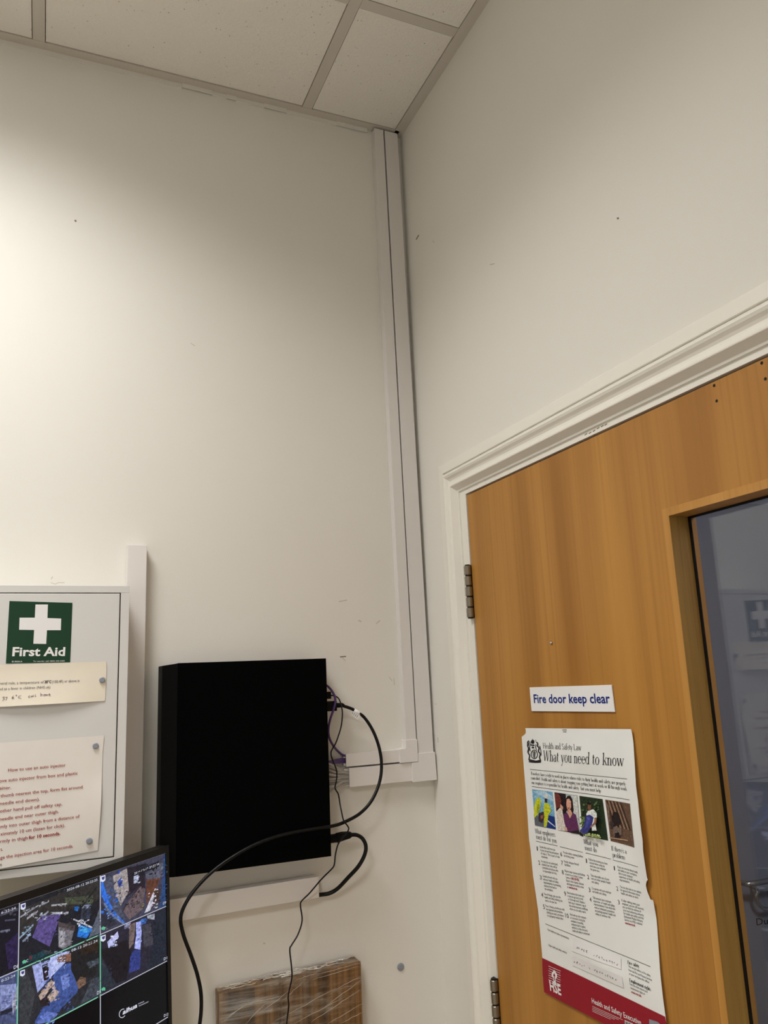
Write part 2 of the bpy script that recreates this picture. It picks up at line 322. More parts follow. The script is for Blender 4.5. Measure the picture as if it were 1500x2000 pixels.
# a small serif alphabet for the law poster
def seriftext(s, bold=1.0):
    T, h = 0.078*bold, 0.030*bold; X, CP, AS, DS = 0.43, 0.66, 0.70, -0.21
    V, F = [], []
    def poly(p):
        k = len(V); V.extend(p); F.append(tuple(range(k, k+len(p))))
    def R(x0, x1, y0, y1): poly([(x0, y0), (x1, y0), (x1, y1), (x0, y1)])
    def stem(x, y0, y1, bot=1, top=1, wdt=T):
        R(x-wdt/2, x+wdt/2, y0, y1)
        if bot: R(x-wdt/2-0.05, x+wdt/2+0.05, y0, y0+0.024)
        if top == 2: R(x-wdt/2-0.05, x+wdt/2+0.05, y1-0.024, y1)
        elif top == 1: poly([(x-wdt/2-0.06, y1-0.05), (x-wdt/2, y1-0.06), (x-wdt/2, y1), ])
    def dg(x0, y0, x1, y1, wdt): poly([(x0-wdt/2, y0), (x0+wdt/2, y0), (x1+wdt/2, y1), (x1-wdt/2, y1)])
    def arc(cx, cy, rx, ry, a0, a1, tk=T, tn=h, n=14):
        for i in range(n):
            q = []
            for a, sd in ((a0+(a1-a0)*i/n, 1), (a0+(a1-a0)*(i+1)/n, 1), (a0+(a1-a0)*(i+1)/n, -1), (a0+(a1-a0)*i/n, -1)):
                a = math.radians(a); t = tn+(tk-tn)*math.cos(a)**2
                q.append((cx+math.cos(a)*(rx+(0 if sd > 0 else -t)), cy+math.sin(a)*(ry+(0 if sd > 0 else -(tn+(t-tn)*0.2)))))
            poly(q)
    def slab(x, y, w_=0.14): R(x-w_/2, x+w_/2, y, y+0.024)
    x = 0.0
    for ch in s:
        k = len(V); a = 0.3
        if ch == ' ': x += 0.24; continue
        if ch == 'H': stem(.1, 0, CP, 1, 2); stem(.5, 0, CP, 1, 2); R(.1, .5, .33, .36); a = .62
        elif ch == 'L': stem(.1, 0, CP, 1, 2); R(.1, .42, 0, h); R(.40, .43, 0, .15); a = .47
        elif ch == 'I': stem(.12, 0, CP, 1, 2); a = .25
        elif ch == 'F': stem(.1, 0, CP, 1, 2); R(.1, .42, CP-h, CP); R(.40, .43, CP-.14, CP); R(.1, .32, .33, .36); a = .46
        elif ch == 'E': stem(.1, 0, CP, 1, 2); R(.1, .44, CP-h, CP); R(.42, .45, CP-.13, CP); R(.1, .34, .33, .36); R(.1, .44, 0, h); R(.42, .45, 0, .14); a = .5
        elif ch == 'S': arc(.22, .49, .17, .17, 20, 270, T, h*1.4); arc(.22, .17, .18, .18, -160, 90, T, h*1.4); a = .45
        elif ch == 'W':
            dg(.20, 0, .05, CP, T); dg(.20, 0, .36, CP, h); dg(.50, 0, .36, CP, T); dg(.50, 0, .66, CP, h)
            for q in (.05, .36, .66): slab(q, CP-.024, .15)
            a = .72
        elif ch in 'nmhr':
            stem(.08, 0, AS if ch == 'h' else X, 1, 1)
            if ch == 'r': arc(.19, X-.13, .12, .13, 40, 150, T, h); a = .32
            else:
                for q in ((0, 1) if ch == 'm' else (0,)):
                    arc(.20+q*.26, X-.13, .14, .13, 0, 150, T, h); stem(.30+q*.26, 0, X-.12, 1, 0)
                a = .65 if ch == 'm' else .40
        elif ch == 'u': stem(.08, .10, X, 0, 1); arc(.19, .13, .15, .13, 180, 320, T, h); stem(.30, 0, X, 1, 1); a = .40
        elif ch in 'lk':
            stem(.08, 0, AS, 1, 1); a = .17
            if ch == 'k': dg(.13, .2, .32, X, h); dg(.34, 0, .18, .27, T); slab(.34, 0); slab(.31, X-.024, .12); a = .40
        elif ch == 'i': stem(.08, 0, X, 1, 1); arc(.08, .58, .045, .045, 0, 360, .045, .045); a = .17
        elif ch == 't': stem(.10, .06, X+.12, 0, 0); R(.02, .22, X-.03, X); arc(.18, .10, .12, .10, 180, 300, T, h); a = .25
        elif ch == 'f': stem(.10, 0, .56, 1, 0); arc(.19, .56, .13, .14, 30, 180, T, h); R(.02, .23, X-.03, X); a = .25
        elif ch == 'o': arc(.20, X/2, .18, X/2+.01, 0, 360, T, h, 22); a = .41
        elif ch == 'e': arc(.19, X/2, .17, X/2+.01, 0, 320, T, h, 20); R(.06, .34, .23, .255); a = .38
        elif ch == 'c': arc(.19, X/2, .17, X/2+.01, 40, 320, T, h, 20); a = .35
        elif ch == 'a': arc(.17, X-.12, .13, .12, 0, 160, T, h); stem(.27, .03, X-.1, 0, 0); arc(.17, .12, .14, .13, 60, 330, T, h); R(.25, .34, 0, .04); a = .36
        elif ch == 's': arc(.15, .32, .12, .12, 20, 270, T*.8, h); arc(.15, .11, .12, .12, -160, 90, T*.8, h); a = .30
        elif ch in 'dbpq':
            up = ch in 'db'; xs = .31 if ch in 'dq' else .09; cx = .18 if ch in 'dq' else .22
            stem(xs, 0 if up else DS, AS if up else X, 1, 1); arc(cx, X/2, .17, X/2+.01, 0, 360, T, h, 20); a = .40
        elif ch in 'yvw':
            dg(.18, 0, .05, X, T); dg(.18, 0, .32, X, h); slab(.06, X-.024, .13); slab(.32, X-.024, .11); a = .36
            if ch == 'y': dg(.10, DS, .19, .02, h); arc(.07, DS+.04, .05, .04, 180, 360, h, h)
            if ch == 'w': dg(.44, 0, .30, X, T); dg(.44, 0, .58, X, h); slab(.58, X-.024, .11); a = .62
        elif ch == 'g': arc(.18, .29, .14, .14, 0, 360, T*.9, h); arc(.19, -.08, .17, .10, 0, 360, T*.7, h); dg(.12, .0, .12, .16, h); R(.28, .36, X-.04, X); a = .38
        elif ch == "'": R(.03, .07, .52, .68); a = .12
        for i in range(k, len(V)): V[i] = (V[i][0]+x, V[i][1])
        x += a
    return V, F

# ================================================================ SETTING
CZ = 3.0                       # ceiling grid height
XL, YF = -3.1, -3.7            # far corners of the room behind the camera
tag(obj('floor', B_(XL-.1, 0.12, YF-.1, .1, -0.1, 0), FLOORM), kind='structure')
wall_back = tag(obj('wall_back', B_(XL-.1, 0.12, 0, .12, 0, CZ+.1), WALL), kind='structure')
bm = bmesh.new()
DY0, DY1, DTOP = -0.206, -1.182, 2.024          # structural opening of the door
box(bm, 0, .12, DY0, 0, 0, CZ+.1); box(bm, 0, .12, YF, DY1, 0, CZ+.1); box(bm, 0, .12, DY1, DY0, DTOP, CZ+.1)
wall_right = tag(obj('wall_right', bm, WALL), kind='structure')
tag(obj('wall_left', B_(XL-.1, XL, YF, 0, 0, CZ+.1), WALL), kind='structure')
tag(obj('wall_front', B_(XL-.1, .12, YF-.1, YF, 0, CZ+.1), WALL), kind='structure')

# small scuffs on the paint
def scuff(parent, pts, wd, m, onA=True):
    pr = Print((lambda x, y: A(x, y, 0)) if onA else (lambda x, y: B(x, y, 0)), (0, -1, 0) if onA else (-1, 0, 0), 0.0002)
    pr.path(pts, wd); return pr.build('scuff_mark', m, parent)
for pts, wd, m in (([(664, 1283), (676, 1282)], 2, SCUFF2), ([(667, 1283), (675, 1291)], 1.2, SCUFF), ([(146, 430), (149, 433)], 3.5, SCUFF2),
                   ([(769, 1324), (770, 1338)], 1.2, SCUFF), ([(760, 1322), (766, 1330)], 1.2, SCUFF), ([(99, 1138), (108, 1141), (114, 1138), (126, 1138)], 1.2, SCUFF),
                   ([(100, 1131), (103, 1126)], 2, SCUFF), ([(514, 1842), (518, 1843)], 3, SCUFF), ([(662, 1175), (678, 1172)], 2, SCUFF), ([(700, 1212), (706, 1214)], 2.5, SCUFF),
                   ([(372, 670), (381, 676)], 1.2, SCUFF), ([(735, 1218), (742, 1212)], 2, SCUFF)): scuff(wall_back, pts, wd, m)
for pts, wd, m in (([(813, 468), (818, 459)], 2, SCUFF2), ([(1205, 427), (1209, 426)], 3.5, SCUFF2), ([(846, 470), (848, 474)], 1.5, SCUFF), ([(957, 517), (966, 515)], 2, SCUFF),
                   ([(855, 1440), (856, 1450)], 1.5, SCUFF), ([(850, 1375), (853, 1375)], 1.2, SCUFF)): scuff(wall_right, pts, wd, m, False)

# ceiling: slab, lay-in tiles, exposed tees, wall angle
ceil = tag(obj('ceiling', B_(XL-.1, .12, YF-.1, .12, CZ+.045, CZ+.12), VOID), kind='structure')
tx = [0.0-0.012] + [-0.259-.6*k for k in range(5)] + [XL+.012]
ty = [0.0-0.012] + [-0.355-.6*k for k in range(6)] + [YF+.012]
panels = {}
for i in range(len(tx)-1):
    for j in range(len(ty)-1):
        x0, x1, y0, y1 = tx[i+1]+.0135, tx[i]-.0135, ty[j+1]+.0135, ty[j]-.0135
        hit = [p for p in PANELS if x0 < p[0] < x1 and y0 < p[1] < y1]
        if hit: panels[(i, j)] = (x0, x1, y0, y1, hit[0][2]); continue
        dz = random.uniform(0.0005, 0.0022)
        obj('ceiling_tile', B_(x0, x1, y0, y1, CZ+dz, CZ+.016), TILE, ceil)
for i in range(1, len(tx)-1): obj('main_tee', B_(tx[i]-.012, tx[i]+.012, YF, 0, CZ-.0005, CZ+.03), TEE, ceil)
for j in range(1, len(ty)-1):
    for i in range(len(tx)-1): obj('cross_tee', B_(tx[i+1]+.0125, tx[i]-.0125, ty[j]-.012, ty[j]+.012, CZ, CZ+.03), TEE, ceil)
trim = tag(obj('trim_1', B_(XL, -.012, -.024, 0, CZ-.0015, CZ+.003), TEE), kind='structure')   # wall angle along the back wall
trim2 = tag(obj('trim_2', B_(-.024, 0, YF, 0, CZ-.0015, CZ+.003), TEE), kind='structure')       # wall angle along the door wall
gaps = [(-.555, -.485), (-.452, -.428), (-.361, -.305), (-.175, -.094)]
xx = XL
for g0, g1 in gaps + [(-.094, None)]:
    if g0 > xx: obj('angle_leg', B_(xx, g0, -.0035, 0, CZ-.012, CZ), WALL, trim)
    if g1: obj('angle_leg', B_(g0, g1, -.0060, -.0028, CZ-.011, CZ), WALL, trim); xx = g1
for k, (i, j) in enumerate(panels):
    x0, x1, y0, y1, st = panels[(i, j)]
    t = thing('ceiling_light', ((x0+x1)/2, (y0+y1)/2, CZ), ['square white light panel set into the ceiling above the desk', 'square white light panel set into the ceiling above the door side', 'square white light panel set into the ceiling over the far room corner'][k % 3], 'light')
    bm = bmesh.new()
    for a in ((x0, x1, y0, y0+.02), (x0, x1, y1-.02, y1), (x0, x0+.02, y0+.02, y1-.02), (x1-.02, x1, y0+.02, y1-.02)): box(bm, *a, CZ-.001, CZ+.03)
    obj('frame', bm, TRIM, t)
    d = mat('lamp_diffuser_%d' % k, (.9, .9, .9, 1), .6, .2, emit=PANEL_COL+(2.0,))
    obj('diffuser', B_(x0+.021, x1-.021, y0+.021, y1-.021, CZ+.004, CZ+.012), d, t)

# ---------------------------------------------------------------- door frame
OY, OZ = -0.126, 2.0845        # outer corner of the architrave
prof = [(0, 0), (0, .009), (.002, .0110), (.020, .0125), (.0222, .0125), (.0238, .0080), (.0244, .0100), (.029, .0158), (.033, .0172), (.037, .0152), (.041, .0108), (.045, .0084),
        (.049, .0086), (.053, .0118), (.057, .0160), (.0595, .0172), (.0610, .0168), (.0700, .0052), (.0735, .0046), (.0745, .0014), (.0765, 0)]
def sweep(pf, plist):
    # plist: function (d) -> list of points along the run
    bm = bmesh.new(); rows = [[bm.verts.new((-p, y, z)) for y, z in plist(d)] for d, p in pf]
    for a, b in zip(rows, rows[1:]):
        for k in range(len(a)-1): bm.faces.new((a[k], a[k+1], b[k+1], b[k]))
    for k in (0, -1): bm.faces.new([r[k] for r in rows])
    return bm
frame = tag(bpy.data.objects.new('trim_3', None), kind='structure'); COL.objects.link(frame); frame.location = (0, OY, 0)
FY = -1.262                    # far outer edge of the frame
obj('architrave_side', sweep(prof, lambda d: [(OY-d, 0.0), (OY-d, OZ-d)]), TRIM, frame)
obj('architrave_head', sweep(prof, lambda d: [(OY-d, OZ-d), (FY+d, OZ-d)]), TRIM, frame)
obj('architrave_side', sweep(prof, lambda d: [(FY+d, 0.0), (FY+d, OZ-d)]), TRIM, frame)
JY, JZ = -0.2245, 2.0005       # face of the rebate
obj('jamb', B_(-.0012, .12, JY, OY-.07, 0, JZ+.02), TRIM, frame)
obj('jamb', B_(-.0012, .12, FY+.07, -1.164, 0, JZ+.02), TRIM, frame)
obj('head_jamb', B_(-.0012, .12, -1.164, JY, JZ, OZ-.072), TRIM, frame)
obj('door_stop', B_(.056, .075, JY-.014, JY, 0, JZ), TRIM, frame)
obj('door_stop', B_(.056, .075, -1.164, JY, JZ-.014, JZ), TRIM, frame)
pr = Print(lambda x, y: B(x, y, -.0012), (-1, 0, 0), 0.0003)   # chipped paint on the head
for c in ((1142, 850), (1150, 847), (1158, 843), (1166, 838), (1174, 834), (1181, 831)): pr.path([c, (c[0]+5, c[1]-3.5)], 1.6)
pr.build('paint_chip', SCUFF2, frame)

# ---------------------------------------------------------------- door leaf
door = tag(bpy.data.objects.new('door_1', None), kind='structure'); COL.objects.link(door); door.location = (0.027, -0.69, 0.0)
LY0, LY1, LZ = -0.2275, -1.161, 1.9965
GY0, GY1, GZ0, GZ1 = -0.7885, -0.99, 0.78, 1.8425      # clear opening of the vision panel
T = 0.054
obj('stile', B_(0, T, GY0, LY0, .006, LZ), DOORW, door)
obj('stile', B_(0, T, LY1, GY1, .006, LZ), DOORW, door)
obj('rail', B_(0, T, GY1, GY0, GZ1, LZ), DOORW, door)
obj('rail', B_(0, T, GY1, GY0, .006, GZ0), DOORW, door)
bw, bx = .0115, -.0012                                   # glazing bead: mitred, a hair proud of the face
def bead(P): return prism([Vector((bx, y, z)) for y, z in P], Vector((.034-bx, 0, 0)))
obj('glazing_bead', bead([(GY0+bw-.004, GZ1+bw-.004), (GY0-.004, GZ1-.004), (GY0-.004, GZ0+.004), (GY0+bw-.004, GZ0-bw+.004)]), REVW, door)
obj('glazing_bead', bead([(GY0+bw-.004, GZ1+bw-.004), (GY0-.004, GZ1-.004), (GY1+.004, GZ1-.004), (GY1-bw+.004, GZ1+bw-.004)]), BEADW, door)
obj('glazing_bead', bead([(GY1-bw+.004, GZ1+bw-.004), (GY1+.004, GZ1-.004), (GY1+.004, GZ0+.004), (GY1-bw+.004, GZ0-bw+.004)]), BEADW, door)
obj('glazing_bead', bead([(GY0+bw-.004, GZ0-bw+.004), (GY0-.004, GZ0+.004), (GY1+.004, GZ0+.004), (GY1-bw+.004, GZ0-bw+.004)]), BEADW, door)
# pale lipping on the face beside the opening
obj('lipping', prism([Vector((-.0006, y, z)) for y, z in ((GY0+.008, GZ1+.008), (GY0-.0038, GZ1-.004), (GY0-.0038, GZ0), (GY0+.008, GZ0))], Vector((-.0008, 0, 0))), BEADW, door)
bm = bmesh.new()
box(bm, .0325, .0352, GY0-.0075, GY0-.004, GZ0, GZ1); box(bm, .0325, .0352, GY1, GY0, GZ1-.007, GZ1-.004)
obj('gasket', bm, GASKET, door)
obj('glass_pane', B_(.0355, .0415, GY1-.008, GY0+.008, GZ0-.008, GZ1+.008), GLASS, door)
for (cx, cy) in ((1395, 753), (1400, 783), (1488, 709), (1495, 740)):       # old screw holes
    bm = bmesh.new(); c = B(cx, cy, 0); bmesh.ops.create_circle(bm, cap_ends=True, segments=10, radius=.0021, matrix=Matrix.Translation(c+Vector((-.0004, 0, 0))) @ Matrix.Rotation(math.pi/2, 4, 'Y'))
    obj('screw_hole', bm, HDARK, door)
def hinge(zt, zb, yc):
    n = 5; hgt = (zt-zb)/n; base = obj('hinge', B_(-.004, .0005, yc-.004, yc+.010, zb, zt), HDARK, door)
    for k in range(n):
        z1 = zt-hgt*k-.0012; z0 = zt-hgt*(k+1)+.0012; p = []
        r = .0071 if k % 2 == 0 else .0067
        path = [Vector((-.0075, yc, z)) for z in (z0, z0+.0012, z1-.0012, z1)]
        obj('knuckle', tube(bmesh.new(), path, [r-.001, r, r, r-.001], 20), BRASS, base, False)
    obj('pin', tube(bmesh.new(), [Vector((-.0075, yc, zb-.001)), Vector((-.0075, yc, zt+.001))], .0052, 14), HDARK, base)
hinge(1.851, 1.744, -.2235); hinge(1.083, .976, -.2235)
pin = tag(obj('map_pin', tube(bmesh.new(), [B(1076, 1255, .0), B(1076, 1255, -.001), B(1076, 1255, -.003)], [.0012, .003, .0016], 12), CHROME), 'small silver drawing pin stuck in the wooden door', 'pin')

# ---------------------------------------------------------------- corridor beyond the glass
tag(obj('floor_corridor', B_(.12, 1.5, -3.7, .3, -.1, 0), FLOORM), kind='structure')
tag(obj('wall_corridor_end', B_(.12, 1.5, .20, .3, 0, 2.7), CORR), kind='structure')
tag(obj('wall_corridor_side', B_(1.4, 1.5, -3.7, .2, 0, 2.7), CORR), kind='structure')
tag(obj('wall_corridor_front', B_(.12, 1.5, -3.8, -3.7, 0, 2.7), CORR), kind='structure')
tag(obj('ceiling_corridor', B_(.12, 1.5, -3.7, .3, 2.7, 2.8), CORR), kind='structure')
t = thing('ceiling_light', (.75, -1.6, 2.69), 'small unseen light panel added on the corridor ceiling beyond the door', 'light')  # unseen panel, added so the corridor is not dark through the glass
obj('frame', B_(.55, .95, -1.8, -1.4, 2.68, 2.7), TRIM, t)
obj('diffuser', B_(.57, .93, -1.78, -1.42, 2.676, 2.68), mat('corridor_fill_lamp', (.9, .9, .9, 1), .6, .2, emit=(.86, .90, 1.0, CORRIDOR_FILL)), t)
# storage cupboard at the corridor end, with a bar handle and a label
CY = .06
t = thing('storage_cupboard', (.78, .13, 0), 'grey-blue cupboard with a steel handle seen through the door glass', 'cupboard')
GREYB = mat('cupboard_grey', srgb(126, 127, 134), .5, .4)
obj('body', B_(.14, 1.38, CY+.02, .198, 0, 2.1), GREYB, t)
d1 = obj('cupboard_door', B_(.15, 1.37, CY, CY+.019, .03, 2.08), GREYB, t)
h0 = A(1463, 1727, CY-.045); h1 = A(1530, 1714, CY-.045)
obj('handle', tube(bmesh.new(), spline([Vector((h0.x, CY, h0.z)), Vector((h0.x, CY-.03, h0.z)), Vector((h0.x+.012, CY-.045, h0.z)), Vector((h1.x-.01, CY-.045, h1.z)), Vector((h1.x+.01, CY-.03, h1.z)), Vector((h1.x+.01, CY, h1.z))]), .007, 12), CHROME, d1, True)
g = [A(x, y, CY-.02) for x, y in ((1480, 1738), (1478, 1752), (1484, 1767), (1496, 1775), (1512, 1770), (1522, 1752))]
obj('latch_loop', tube(bmesh.new(), spline([Vector((g[0].x, CY, g[0].z+.01))]+g+[Vector((g[-1].x, CY, g[-1].z+.01))]), .005, 10), CHROME, d1, True)
pr = Print(lambda x, y: A(x, y, CY), (0, -1, 0), .0006); pr.text('Dup', (1479, 1807), (1512, 1803), 13); pr.build('lettering', INK, d1)

# ================================================================ THINGS ON THE BACK WALL
X_, Y_, Z_ = Vector((1, 0, 0)), Vector((0, 1, 0)), Vector((0, 0, 1))
# twin cable trunking in the corner: two runs, each vertical length + elbow + horizontal length
def trunk_run(name, label, xt0, xt1, xb0, xb1, zb, dp, elbow, hx0, hx1, hz0, hz1, grp, lidcut):
    t = thing(name, ((xb0+xb1)/2, 0, hz0), label, 'trunking', grp)
    zt = CZ-.006
    obj('vertical_length', hexa([(xb0, 0, zb), (xb1, 0, zb), (xb1, -dp, zb), (xb0, -dp, zb), (xt0, 0, zt), (xt1, 0, zt), (xt1, -dp, zt), (xt0, -dp, zt)], .0007), PVC, t)
    obj('elbow', prism([Vector((x, 0, z)) for x, z in elbow], Vector((0, -dp-.0035, 0)), .0006), PVC2, t)
    b = obj('base_channel', channel((hx0-lidcut, 0, (hz0+hz1)/2), (hx1, 0, (hz0+hz1)/2), Z_, -Y_, hz1-hz0-.003, dp*.62), PVC, t)
    obj('lid', channel((hx0, -dp*.0, (hz0+hz1)/2), (hx1, 0, (hz0+hz1)/2), Z_, -Y_, hz1-hz0, dp, .0022), PVC2, t)
    return t
trunk_run('cable_trunking', 'narrow white plastic cable trunking beside the wider one in the room corner', -.0805, -.0560, -.0705, -.0462, 1.490, .020,
          [(-.0725, 1.501), (-.0455, 1.501), (-.0455, 1.4545), (-.088, 1.4545), (-.088, 1.483), (-.0725, 1.483)], -.2085, -.080, 1.4568, 1.4815, 'trunking in the corner', .003)
trunk_run('cable_trunking', 'wider white plastic cable trunking tight in the corner against the door wall', -.0520, -.0165, -.0430, -.0062, 1.462, .020,
          [(-.0605, 1.4535), (-.0448, 1.4535), (-.0448, 1.4715), (-.0045, 1.4715), (-.0028, 1.4135), (-.0605, 1.4135)], -.2025, -.055, 1.4160, 1.4535, 'trunking in the corner', .009)
# trunking beside the cabinet and below the recorder
t = thing('cable_trunking', (-.6335, 0, .76), 'upright white plastic trunking rising beside the first aid cabinet', 'trunking')
obj('lid', B_(-.6520, -.6155, -.025, -.003, .76, 1.9105, .0008), PVC2, t)
obj('base_channel', B_(-.6500, -.6175, -.006, 0, .76, 1.9095), PVC, t)
t = thing('cable_trunking', (-.445, 0, 1.21), 'short level white plastic trunking below the black recorder', 'trunking')
c0, c1 = A(330, 1780.0, -.025), A(622.5, 1732.5, -.025); sl = (c1-c0).normalized(); c0 = c1+sl*((-.6145-c1.x)/sl.x)
nrm = Vector((-sl.z, 0, sl.x))
obj('lid', channel(Vector((c0.x, -.002, c0.z)), Vector((c1.x, -.002, c1.z)), nrm, -Y_, .0385, .023, .002), PVC2, t)
obj('base_channel', channel(Vector((c0.x, 0, c0.z)), Vector((c1.x-.003, 0, c1.z)), nrm, -Y_, .034, .015), PVC, t)

# network video recorder, hung flat on the wall with its front panel to the left
t = thing('video_recorder', (-.42, 0, 1.30), 'large flat black metal recorder box mounted on the wall', 'recorder')
NX0, NX1, NZ0, NZ1, NB, NF = -.559, -.2635, 1.2985, 1.6775, -.012, -.07
obj('case', B_(NX0, NX1, NF, NB, NZ0, NZ1, .0006), BLACK, t)
obj('front_panel', hexa([(NX0-.0005, NF+.0002, NZ0), (NX0-.0005, NB, NZ0), (NX0-.0005, NB, NZ1-.0005), (NX0-.0005, NF+.0002, NZ1-.0005),
                         (-.588, NF+.004, NZ0+.001), (-.588, NB+.002, NZ0+.001), (-.588, NB+.002, NZ1-.004), (-.588, NF+.004, NZ1-.004)], .0008), BEZEL, t)
for x in (-.53, -.30):
    for z in (1.335, 1.64): obj('foot', B_(x-.012, x+.012, NB, 0, z-.012, z+.012), PLUG, t)

def cable(name, label, pts, r, m, group=None, cat='cable', sub=8):
    P = spline(pts, sub); o = obj(name, tube(bmesh.new(), P, r, 10), m, None, True)
    return tag(o, label, cat, group), P
def ap(seq): return [A(x, y, Y) for x, y, Y in seq]
YP = -.042
# HDMI lead
t = thing('video_cable', A(392, 2000, -.1), 'thick black video cable looping out from the recorder and across its face', 'cable')
P = spline(ap([(668, 1378, YP), (690, 1386, YP), (712, 1402, YP-.002), (732, 1435, YP-.006), (744, 1478, YP-.012), (743, 1520, YP-.02), (728, 1560, YP-.028), (704, 1588, -.074), (672, 1606, -.078), (648, 1613.5, -.079),
               (600, 1621, -.079), (552, 1630.5, -.079), (506, 1646, -.079), (462, 1669, -.080), (420, 1698, -.082), (387, 1730, -.085), (364, 1762, -.088), (353, 1792, -.09), (358, 1825, -.09), (373, 1866, -.09),
               (386, 1906, -.09), (393, 1948, -.09), (390, 2000, -.088), (375, 2060, -.085), (340, 2130, -.08)]), 8)
obj('lead', tube(bmesh.new(), P, .0033, 12), RUBBER, t, True)
p = A(640, 1379.5, YP); bm = B_(NX1, p.x+.0185, YP-.006, YP+.006, p.z-.0100, p.z+.0100, .0015); obj('plug', bm, PLUG, t)
q = A(668, 1378, YP); obj('strain_relief', tube(bmesh.new(), [Vector((p.x+.017, YP, p.z+.0008)), Vector((q.x, YP, q.z+.0008)), q+Vector((.004, 0, -.0006))], [.0052, .0048, .0036], 12), PLUG, t, True)
l0, l1 = A(691, 1387, YP), A(707, 1396.5, YP)
lt = obj('label_sleeve', tube(bmesh.new(), [l0, (l0+l1)/2+Vector((0, 0, .0004)), l1], .0041, 12), WHITEP, t, True)
fl = obj('label_flag', prism([A(x, y, YP-.002) for x, y in ((688, 1389), (704, 1397), (698, 1406), (685, 1394))], Vector((0, .0006, 0))), WHITEP, lt)
pr = Print(lambda x, y: A(x, y, YP-.002), (0, -1, 0), .0004)
for k in range(4): pr.line((689+3.4*k, 1391+1.9*k), (687.4+3.0*k, 1394.5+2.2*k), .9, 1)
pr.build('lettering', INKG, lt)
# thin mouse lead
t = thing('usb_cable', A(560, 2000, -.07), 'thin black lead dangling down from the recorder past the board', 'cable')
P = spline(ap([(645, 1358, YP), (655, 1359.5, YP-.004), (663, 1367, YP-.010), (668, 1385, YP-.016), (668.5, 1400, YP-.016), (666, 1420, YP-.016), (660, 1440, YP-.016), (655, 1453, YP-.014), (648.5, 1464, YP-.01), (646.5, 1470, YP-.01), (648, 1480, YP-.012), (656, 1500, YP-.014), (658, 1512, YP-.014), (657, 1525, YP-.014),
               (654.5, 1537, YP-.014), (656, 1543, YP-.014), (661, 1552, YP-.016), (664, 1570, YP-.02), (667, 1585, YP-.03), (671, 1602, -.088), (678, 1612, -.088), (681, 1618, -.085), (678, 1626, -.08), (668, 1638, -.074), (660, 1650, -.072), (655, 1670, -.07), (653, 1688, -.068), (648, 1697, -.066),
               (628, 1717, -.05), (605, 1744, -.04), (589, 1760, -.036), (587, 1770, -.038), (590, 1798, -.045), (582, 1825, -.05), (570, 1845, -.056), (566, 1855, -.058), (569, 1885, -.062), (570, 1910, -.064), (563, 1945, -.066), (564, 1965, -.066), (560, 2000, -.066), (558, 2060, -.066)]), 6)
obj('lead', tube(bmesh.new(), P, .0014, 8), RUBBER, t, True)
p = A(640, 1358, YP); obj('plug', B_(NX1, p.x+.0065, YP-.004, YP+.004, p.z-.0072, p.z+.0072, .001), PLUG, t)
# mains lead
t = thing('power_cable', A(700, 1700, -.04), 'short thick black power lead from the recorder into the lower trunking', 'cable')
P = spline(ap([(685, 1630.5, YP), (697, 1631, YP), (708, 1638, YP), (714.5, 1652, YP-.004), (712, 1670, YP-.006), (700, 1692, YP-.004), (680, 1714, YP+.006), (660, 1735, YP+.018), (644, 1744.5, -.018), (630, 1747, -.014), (612, 1749, -.013)]), 8)
obj('lead', tube(bmesh.new(), P, .0039, 12), RUBBER, t, True)
p = A(648, 1638, YP); q = A(686, 1630.5, YP)
obj('plug', tube(bmesh.new(), [Vector((NX1, YP, p.z)), Vector((p.x+.010, YP, p.z)), Vector((p.x+.0105, YP, p.z)), Vector((p.x+.022, YP, p.z+.002)), q-Vector((.003, 0, 0)), q+Vector((.001, 0, 0))], [.0085, .0085, .0098, .0090, .0068, .0045], 8), PLUG, t)
# purple data cables
grp = 'purple data cables'
cable('data_cable', 'purple data cable curving in an S from the recorder down to the narrow trunking', ap([(634, 1337, YP), (641, 1341, YP), (650, 1352, YP-.008), (655, 1366, YP-.010), (652, 1384, YP-.008), (645, 1405, YP-.004), (641.5, 1424, YP+.004), (643, 1440, YP+.012), (650, 1455, YP+.020), (660, 1467, -.014), (671, 1475.5, -.011), (684, 1478, -.010)]), .0024, PURPLE, grp)
for k in range(3):
    cable('data_cable', 'purple data cable running straight from the recorder into the narrow trunking', ap([(628, 1489+3*k, -.03), (645, 1487.5+2*k, -.025-.002*k), (660, 1484+2.5*k, -.017), (673, 1482.5+3.0*k, -.012), (686, 1482+3*k, -.010)]), .0024, PURPLE, grp)
for k in range(11):
    e = 1505+2.6*k; s_ = 1492+5.6*k+random.uniform(-2, 2); Y0 = -.036+.004*(k % 4)
    cable('data_cable', 'grey data cable among the bunch fanning out of the wider trunking behind the recorder', ap([(622, s_+random.uniform(-3, 3), Y0), (641, s_, Y0), (655, (s_*.6+e*.4)+random.uniform(-2, 2), Y0*.7-.004), (668, s_*.15+e*.85+random.uniform(-1, 1), -.012-.002*(k % 3)), (680, e, -.0075-.003*(k % 3)), (692, e, -.0075-.003*(k % 3))]), .0026, GREYC, 'grey data cables')

